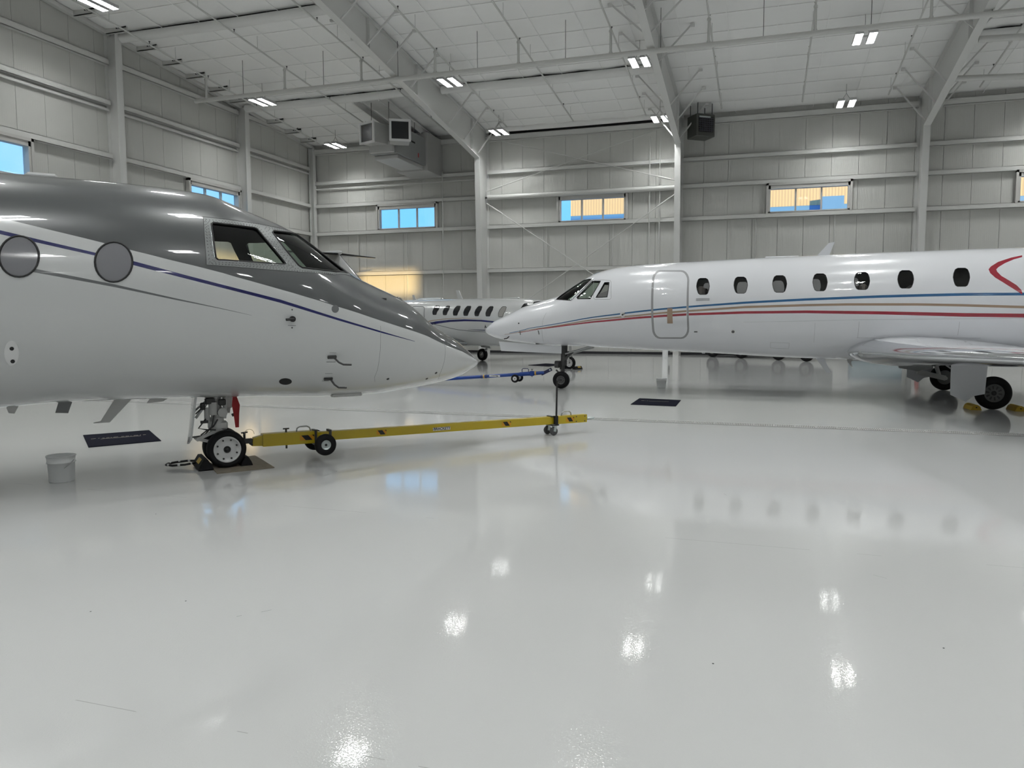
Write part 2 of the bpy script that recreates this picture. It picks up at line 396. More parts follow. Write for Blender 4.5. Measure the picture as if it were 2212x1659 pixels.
# ---- windows
nwin=[0]
def window(axis,a,b,pos,outer):
    nwin[0]+=1; r=struct(empty('window_%d'%nwin[0],((a+b)/2,pos,WZ0) if axis=='x' else (pos,(a+b)/2,WZ0)))
    hw=(b-a)/2; H=WZ1-WZ0; fr=.085
    def bx(m,u0,u1,d0,d1,z0,z1,mi=0):
        if axis=='x': m.box(u0,u1,d0,d1,z0,z1,mi)
        else: m.box(-d1,-d0,u0,u1,z0,z1,mi)
    m=MB(); bx(m,-hw,-hw+fr,-.16,.1,0,H); bx(m,hw-fr,hw,-.16,.1,0,H); bx(m,-hw,hw,-.16,.1,0,fr*.6); bx(m,-hw,hw,-.16,.1,H-.16,H); bx(m,-hw-.09,-hw,-.2,-.02,-.05,H+.1); bx(m,hw,hw+.09,-.2,-.02,-.05,H+.1); bx(m,-hw-.09,hw+.09,-.2,-.02,H,H+.1)
    m.build('window_frame','frame',r)
    w3=(2*hw-2*fr)/3
    for k in (1,2):
        m=MB(); u=-hw+fr+k*w3; bx(m,u-.035,u+.035,-.03,.07,fr*.6,H-.16); m.build('mullion','frame',r)
    for k in range(3):
        m=MB(); bx(m,-hw+fr+k*w3,-hw+fr+(k+1)*w3,.03,.036,fr*.6,H-.16); m.build('pane','clear_glass',r)
for a,b in WIN_B: window('x',a,b,YB,1)
for a,b in WIN_L: window('y',a,b,XL,1)
# neighbour's tan metal building seen through the windows
bld=tag(MB().box(-15.6,60,64,80,10.3,18).build('metal_building','building'),'tan ribbed metal building standing outside beyond the back windows','building')
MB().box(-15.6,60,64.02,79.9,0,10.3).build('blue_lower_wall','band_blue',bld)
MB().box(4.0,5.5,62.6,64,9.4,10.72).build('roof_unit_shadow_box','band_blue',bld)  # blue box put in for a roof unit's shadow on the wall

# ------------------------------------------------------------------ steel frames
def zfl(y): return 9.42+(34.9-y)*.137          # underside of the tapered rafter
def frame(x, label):
    r=tag(empty('steel_frame',(x,YB,0)),label,'steel frame','tapered steel frames')
    fw=.13
    c=MB()  # tapered column: web, inner and outer flange
    yo=-.02; tin=lambda z: -.95-.42*(z/9.4)
    c.add([(-.01,yo,0),(-.01,tin(0),0),(-.01,tin(9.3),9.3),(-.01,-.02,10.7),(.01,yo,0),(.01,tin(0),0),(.01,tin(9.3),9.3),(.01,-.02,10.7)],[(0,1,2,3),(7,6,5,4),(0,4,5,1),(1,5,6,2),(3,7,4,0)])
    c.box(-fw,fw,-.035,-.005,0,10.7)
    c.obox((0,tin(0),0),(0,tin(9.3),9.3),2*fw,.022,0,(0,1,0))
    c.build('column','steelwork',r)
    R=MB(); y1,y2=tin(9.3),YRIDGE-YB
    zt1,zt2=roof(YB+y1)-.1,roof(YRIDGE)-.1; zb2=roof(YRIDGE)-.62
    ym=22.0-YB; zm=zfl(22.0)
    R.add([(-.012,-.02,9.3),(-.012,y1,9.3),(-.012,ym,zm),(-.012,y2,zb2),(-.012,y2,zt2),(-.012,-.02,roof(YB)-.1)]+[(.012,-.02,9.3),(.012,y1,9.3),(.012,ym,zm),(.012,y2,zb2),(.012,y2,zt2),(.012,-.02,roof(YB)-.1)],[(5,4,3,2,1,0),(6,7,8,9,10,11)])
    for p,q in (((0,y1,9.3),(0,ym,zm)),((0,ym,zm),(0,y2,zb2)),((0,-.02,roof(YB)-.1),(0,y2,zt2))): R.obox(p,q,2*fw,.024)
    for yy in (-2.2,-8.2,-12.0): # web stiffeners
        za_,zb_=zfl(YB+yy),roof(YB+yy)-.1; R.box(-fw,fw,yy-.008,yy+.008,za_,zb_)
    # mirrored half of the rafter beyond the ridge
    R.add([(-.012,y2,zb2),(-.012,YF-YB,9.6),(-.012,YF-YB,roof(YF)-.1),(-.012,y2,zt2)],[(0,1,2,3)])
    R.obox((0,y2,zb2),(0,YF-YB,9.6),2*fw,.024)
    R.build('rafter','steelwork',r)
    for y in (20.7,22.4,24.1,25.5,27.5,31.2,33.0,34.8):
        for s in (-1,1):
            b=MB(); p=(s*.1,y-YB,zfl(y)+.05); q=(s*1.15,y-YB,roof(y)-.14)
            b.obox(p,q,.05,.05); b.box(min(q[0],q[0]+s*.14),max(q[0],q[0]+s*.14),q[1]-.05,q[1]+.05,q[2]-.03,q[2]+.05)
            b.build('flange_brace','steelwork',r)
    return r
frame(FX[0],'tapered white steel column and rafter beside the air handler, braced frame on its other side')
frame(FX[1],'tapered white steel column and rafter beside the dark unit heater')
frame(FX[2],'tapered white steel column and rafter above the main gear of the red-striped jet')
frame(FX[3],'tapered white steel column and rafter farthest along from the corner column')
def end_column(y, label, top):
    r=tag(empty('endwall_column',(XL,y,0)),label,'column','columns along the window end wall')
    MB().box(.005,.5,-.008,.008,0,top).build('web','steelwork',r)
    MB().box(.5,.522,-.15,.15,0,top).build('inner_flange','steelwork',r)
    MB().box(.005,.025,-.15,.15,0,top).build('outer_flange','steelwork',r)
end_column(22.97,'white steel column on the end wall between the two high windows',roof(22.97)-.15)
end_column(30.27,'white steel column on the end wall beside the corner bay',roof(30.27)-.15)
end_column(15.8,'white steel column on the end wall before the first high window',roof(15.8)-.15)
r=tag(empty('corner_column',(XL+.22,YB-.25,0)),'white steel column in the corner where the two window walls meet','column')
MB().box(-.13,.13,-.01,.01,0,10.6).build('web','steelwork',r); MB().box(.115,.135,-.14,.14,0,10.6).build('inner_flange','steelwork',r); MB().box(-.135,-.115,-.14,.14,0,10.6).build('outer_flange','steelwork',r)

# wrapped strut tubes below the liner
def wrapped(x0,x1,y,z,label,r=.17):
    t=tag(empty('wrapped_strut',((x0+x1)/2,y,z)),label,'strut','fabric-wrapped struts under the roof'); h=(x1-x0)/2
    m=MB(); n=14; pts=[(-h+2*h*k/n,0,-.03*math.sin(math.pi*k/n)) for k in range(n+1)]
    m.tube(pts,r,14); m.build('wrapped_tube','wrap',t)
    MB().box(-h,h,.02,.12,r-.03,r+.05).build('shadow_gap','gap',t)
wrapped(XL+.5,FX[0]-.15,23.15,roof(23.15)-.22,'long fabric-wrapped strut from the middle end-wall column to the rafter')
wrapped(XL+.5,FX[0]-.15,30.25,roof(30.25)-.22,'long fabric-wrapped strut above the air handler')
wrapped(FX[0]+.15,FX[1]-.15,30.4,roof(30.4)-.22,'fabric-wrapped strut across the braced bay, farther from the wall')
wrapped(FX[0]+.15,FX[1]-.15,35.85,10.78,'fabric-wrapped strut along the eave of the braced bay',.14)
wrapped(FX[2]+.15,FX[3]-.15,30.4,roof(30.4)-.22,'fabric-wrapped strut across the bay past the red-striped jet',.16)
# braced bay: strut pipe, rods
br=tag(empty('strut_pipe',((FX[0]+FX[1])/2,YB-.3,7.58)),'round white strut pipe between columns above a high window','pipe')
h=(FX[1]-FX[0])/2-.16
MB().cyl((-h,0,0),(h,0,0),.115,20).build('pipe','pipe',br)
for s in (-1,1): MB().cyl((s*h,0,0),(s*(h+.13),0,0),.05,10).build('end_lug','dark_steel',br)
def rod(p,q,label):
    r=tag(empty('brace_rod',p),label,'brace rod','cross bracing rods of the braced bay'); d=Vector(q)-Vector(p)
    MB().cyl((0,0,0),d,.02,8).build('rod','pipe',r)
    MB().cyl(d*.03,d*.09,.035,8).build('turnbuckle','pipe',r)
YR=YB-.42
rod((FX[0]+.12,YR,7.85),(FX[1]-.12,YR,10.42),'upper brace rod rising from the strut pipe toward the unit heater')
rod((FX[1]-.12,YR-.05,7.85),(FX[0]+.12,YR-.05,10.42),'upper brace rod rising from the strut pipe toward the air handler')
rod((FX[0]+.12,YR,7.3),(FX[1]-.12,YR,1.2),'lower brace rod falling from the column near the air handler')
rod((FX[1]-.12,YR-.05,7.3),(FX[0]+.12,YR-.05,1.2),'lower brace rod falling from the column near the unit heater')
for lab,(x0,x1,y,z0,dz) in zip(('lowest white pipe sloping away under the roof past the last rafter','middle white pipe sloping away under the roof past the last rafter','highest white pipe sloping away under the roof past the last rafter'),((FX[2]+.2,14.0,31.5,10.1,-.55),(FX[2]+.2,14.0,28.2,10.35,-.5),(FX[2]+.2,14,24.9,10.9,-.3))):
    r=tag(empty('diagonal_pipe',(x0,y,z0)),lab,'pipe','pipes past the last rafter')
    MB().cyl((0,0,0),(x1-x0,-.4,dz),.1,14).build('pipe','pipe',r)

# ------------------------------------------------------------------ lights
def make_light():
    r=empty('high_bay_light'); tag(r,'twin-panel LED high-bay light hanging below the white roof liner','light','LED high-bay lights in rows')
    for s in (-1,1):
        h_=MB(); c_=s*.21; h_.box(c_-.125,c_+.125,-.53,.53,.06,.10)
        h_.box(c_-.125,c_-.118,-.53,.53,0,.06).box(c_+.118,c_+.125,-.53,.53,0,.06).box(c_-.118,c_+.118,-.53,-.523,0,.06).box(c_-.118,c_+.118,.523,.53,0,.06)
        h_.build('housing','housing',r)
        b_=MB()  # blades added to hold back sideways lamp light from the walls
        for k in range(7): y_=-.39+.13*k; b_.box(c_-.117,c_+.117,y_-.003,y_+.003,.005,.055)
        b_.box(c_-.003,c_+.003,-.52,.52,.005,.055).box(c_-.118,c_-.115,-.52,.52,.002,.055).box(c_+.115,c_+.118,-.52,.52,.002,.055); b_.build('added_baffle_grid','baffle_white',r)
        MB().add([(c_-.115,-.52,.057),(c_+.115,-.52,.057),(c_+.115,.52,.057),(c_-.115,.52,.057)],[(3,2,1,0)]).build('light_panel','lens',r)
    MB().box(-.3,.3,-.05,.05,.07,.1).build('bracket','housing',r)
    m=MB()
    for s in (-1,1): m.cyl((s*.2,0,.1),(0,0,.42),.006,6)
    m.cyl((0,0,.42),(0,0,.78),.006,6); m.build('cable','dark_steel',r)
    return r
LX=[-20.2,-11.7,-4.4,2.95,10.4,18.0]; LY=[34.1,28.3,19.9,14.5,8.5,3.0,-3.0,-9.0]
L0=None
for y in LY:
    for x in LX:
        if L0 is None: o=L0=make_light()
        else: o=copy_tree(L0)
        o.location=(x,y,roof(y)-.84)
        bay={0:'near the end wall and corner column',1:'beside the rafter next to the air handler',2:'beside the rafter next to the unit heater',3:'over the belly of the stripe-sided jet',4:'past the rafter above the yellow chocks',5:'in the bay farthest from the end wall'}[LX.index(x)]
        row={34.1:'LED light by the eave, ',28.3:'LED light one row from the eave, ',19.9:'LED light two rows from the eave, '}.get(y)
        o['label']=row+bay if row else 'LED high-bay light in the rows over the open floor, far from the eave'

# ------------------------------------------------------------------ sprinkler pipes
BXS=[-21.35,-17.7,-14.4,-11.42,-8.28,-5.05,-1.87,1.32,4.52,7.7,10.9]
MY,MZ=26.25,10.42
BLAB=['next to the end wall','over the air handler','just before the rafter by the air handler','just past the rafter by the air handler','in the middle of the braced bay','just before the rafter by the unit heater','just past the rafter by the unit heater','over the middle of the stripe-sided jet','just before the rafter above the yellow chocks','just past the rafter above the yellow chocks','in the middle of the last bay']
mr=tag(empty('sprinkler_main',(0,MY,MZ)),'long white sprinkler main pipe hung across the rafters','pipe')
MB().cyl((-21.9,0,0),(22,0,0),.085,16).build('main_pipe','pipe',mr)
for x in BXS:
    z=roof(MY)-.5-MZ
    MB().cyl((x,0,0),(x,0,z-.032),.045,10).cyl((x,0,.06),(x,0,.12),.062,10).cyl((x,0,z-.12),(x,0,z-.06),.062,10).build('riser','pipe',mr)
for x in (-19.6,-16,-12.9,-9.8,-6.6,-3.4,-.2,2.9,6.1,9.3): MB().cyl((x,0,.08),(x,0,roof(MY)-MZ),.009,6).build('hanger_rod','dark_steel',mr)
for x in BXS:
    r=tag(empty('sprinkler_branch',(x,MY,roof(MY)-.5)),'thin white sprinkler branch pipe '+BLAB[BXS.index(x)],'pipe','sprinkler branch pipes')
    ya,yb=19.0-MY,34.4-MY
    MB().cyl((0,ya,-SL*ya),(0,yb,-SL*yb),.03,8).build('branch_pipe','pipe',r)
    for k in range(5):
        y=ya+1.2+k*3.1
        MB().cyl((0,y,-SL*y),(0,y,-SL*y+.1),.012,6).cyl((0,y,-SL*y+.1),(0,y,-SL*y+.12),.03,8).build('sprinkler_head','dark_steel',r)
        y+=1.3; MB().cyl((0,y,-SL*y),(0,y,-SL*y+.46),.008,6).build('hanger_rod','pipe',r)

# ------------------------------------------------------------------ air handler and unit heater
ah=tag(empty('air_handler',(-16.15,33,8.9)),'pale sheet-metal air handler with twin outlets hung by the back wall','air handler')
def rel(m,x0,x1,y0,y1,z0,z1,mi=0,b=.015): return m.bbox(x0+16.15,x1+16.15,y0-33,y1-33,z0-8.9,z1-8.9,b,mi)
rel(MB(),-16.8,-15.5,31.3,34.4,8.98,10.25).build('cabinet','duct_grey',ah)
rel(MB(),-17.05,-15.4,34.4,36.2,8.75,10.55).build('wall_plenum','duct',ah)
rel(MB(),-16.75,-15.6,31.6,34.3,8.80,8.97).build('drain_pan','duct',ah)
rel(MB(),-16.75,-15.6,31.1,31.3,9.0,9.45).build('front_panel','duct',ah)
def outlet(px,py,ang):
    m=MB(); m.bbox(-.42,.42,-.55,.45,-.42,.42,.01)
    e=m.build('outlet_box','duct',ah,(px+16.15,py-33,9.72-8.9)); e.rotation_euler=(0,0,ang)
    MB().box(-.36,.36,-.556,-.55,-.36,.36).build('outlet_opening','duct_dark',e)
    f=MB(); 
    for a in ((-.46,.46,-.6,-.54,.37,.46),(-.46,.46,-.6,-.54,-.46,-.37),(-.46,-.37,-.6,-.54,-.37,.37),(.37,.46,-.6,-.54,-.37,.37)): f.box(*a)
    f.build('outlet_flange','label_white',e)
outlet(-16.3,31.0,-.35); outlet(-15.2,31.0,.5)
for x in (-16.55,-15.7):
    for y in (31.0,33.6): MB().cyl((x+16.15,y-33,1.2),(x+16.15,y-33,roof(y)-8.9-.2),.012,6).build('hanger_rod','dark_steel',ah)
MB().box(-15.495+16.15,-15.49+16.15,-.5,.2,.85,.93).build('marking','gap',ah); MB().box(-15.495+16.15,-15.49+16.15,.5,.6,.3,.5).build('red_tag','red',ah); MB().box(-15.495+16.15,-15.49+16.15,-1.2,-1.0,.55,.6).build('marking','gap',ah)
for x in (-17.0,-15.75):
    r=tag(empty('support_beam',(x,30.2,roof(30.2)-.35)),'steel channel beam under the roof above the air handler','beam','beams above the air handler')
    MB().obox((0,0,0),(0,5.6,-.56),.06,.28).obox((.06,0,.13),(.06,5.6,-.43),.16,.02).build('channel','wrap',r)
ht=tag(empty('unit_heater',(-2.75,35.0,9.45),.62),'dark box-shaped unit heater hung beside a column under the roof','heater')
MB().bbox(-.45,.45,-.4,.4,0,.95,.03).build('casing','heater',ht)
MB().box(-.36,.36,-.41,-.4,.18,.82).build('grille_opening','black',ht)
for k in range(7): MB().obox((-.36,-.42,.25+k*.085),(.36,-.42,.25+k*.085),.03,.012).build('louvre','louvre',ht)
for k in range(6): MB().box(-.3+k*.11,-.285+k*.11,-.43,-.42,.2,.8).build('louvre_bar','louvre',ht)
MB().box(-.34,.2,-.43,-.41,.78,.84).build('name_plate','zinc',ht)
for sx in (-1,1):
    for sy in (-1,1): MB().cyl((sx*.35,sy*.3,.95),(sx*.35,sy*.3,1.42),.018,6).build('hanger_rod','dark_steel',ht)
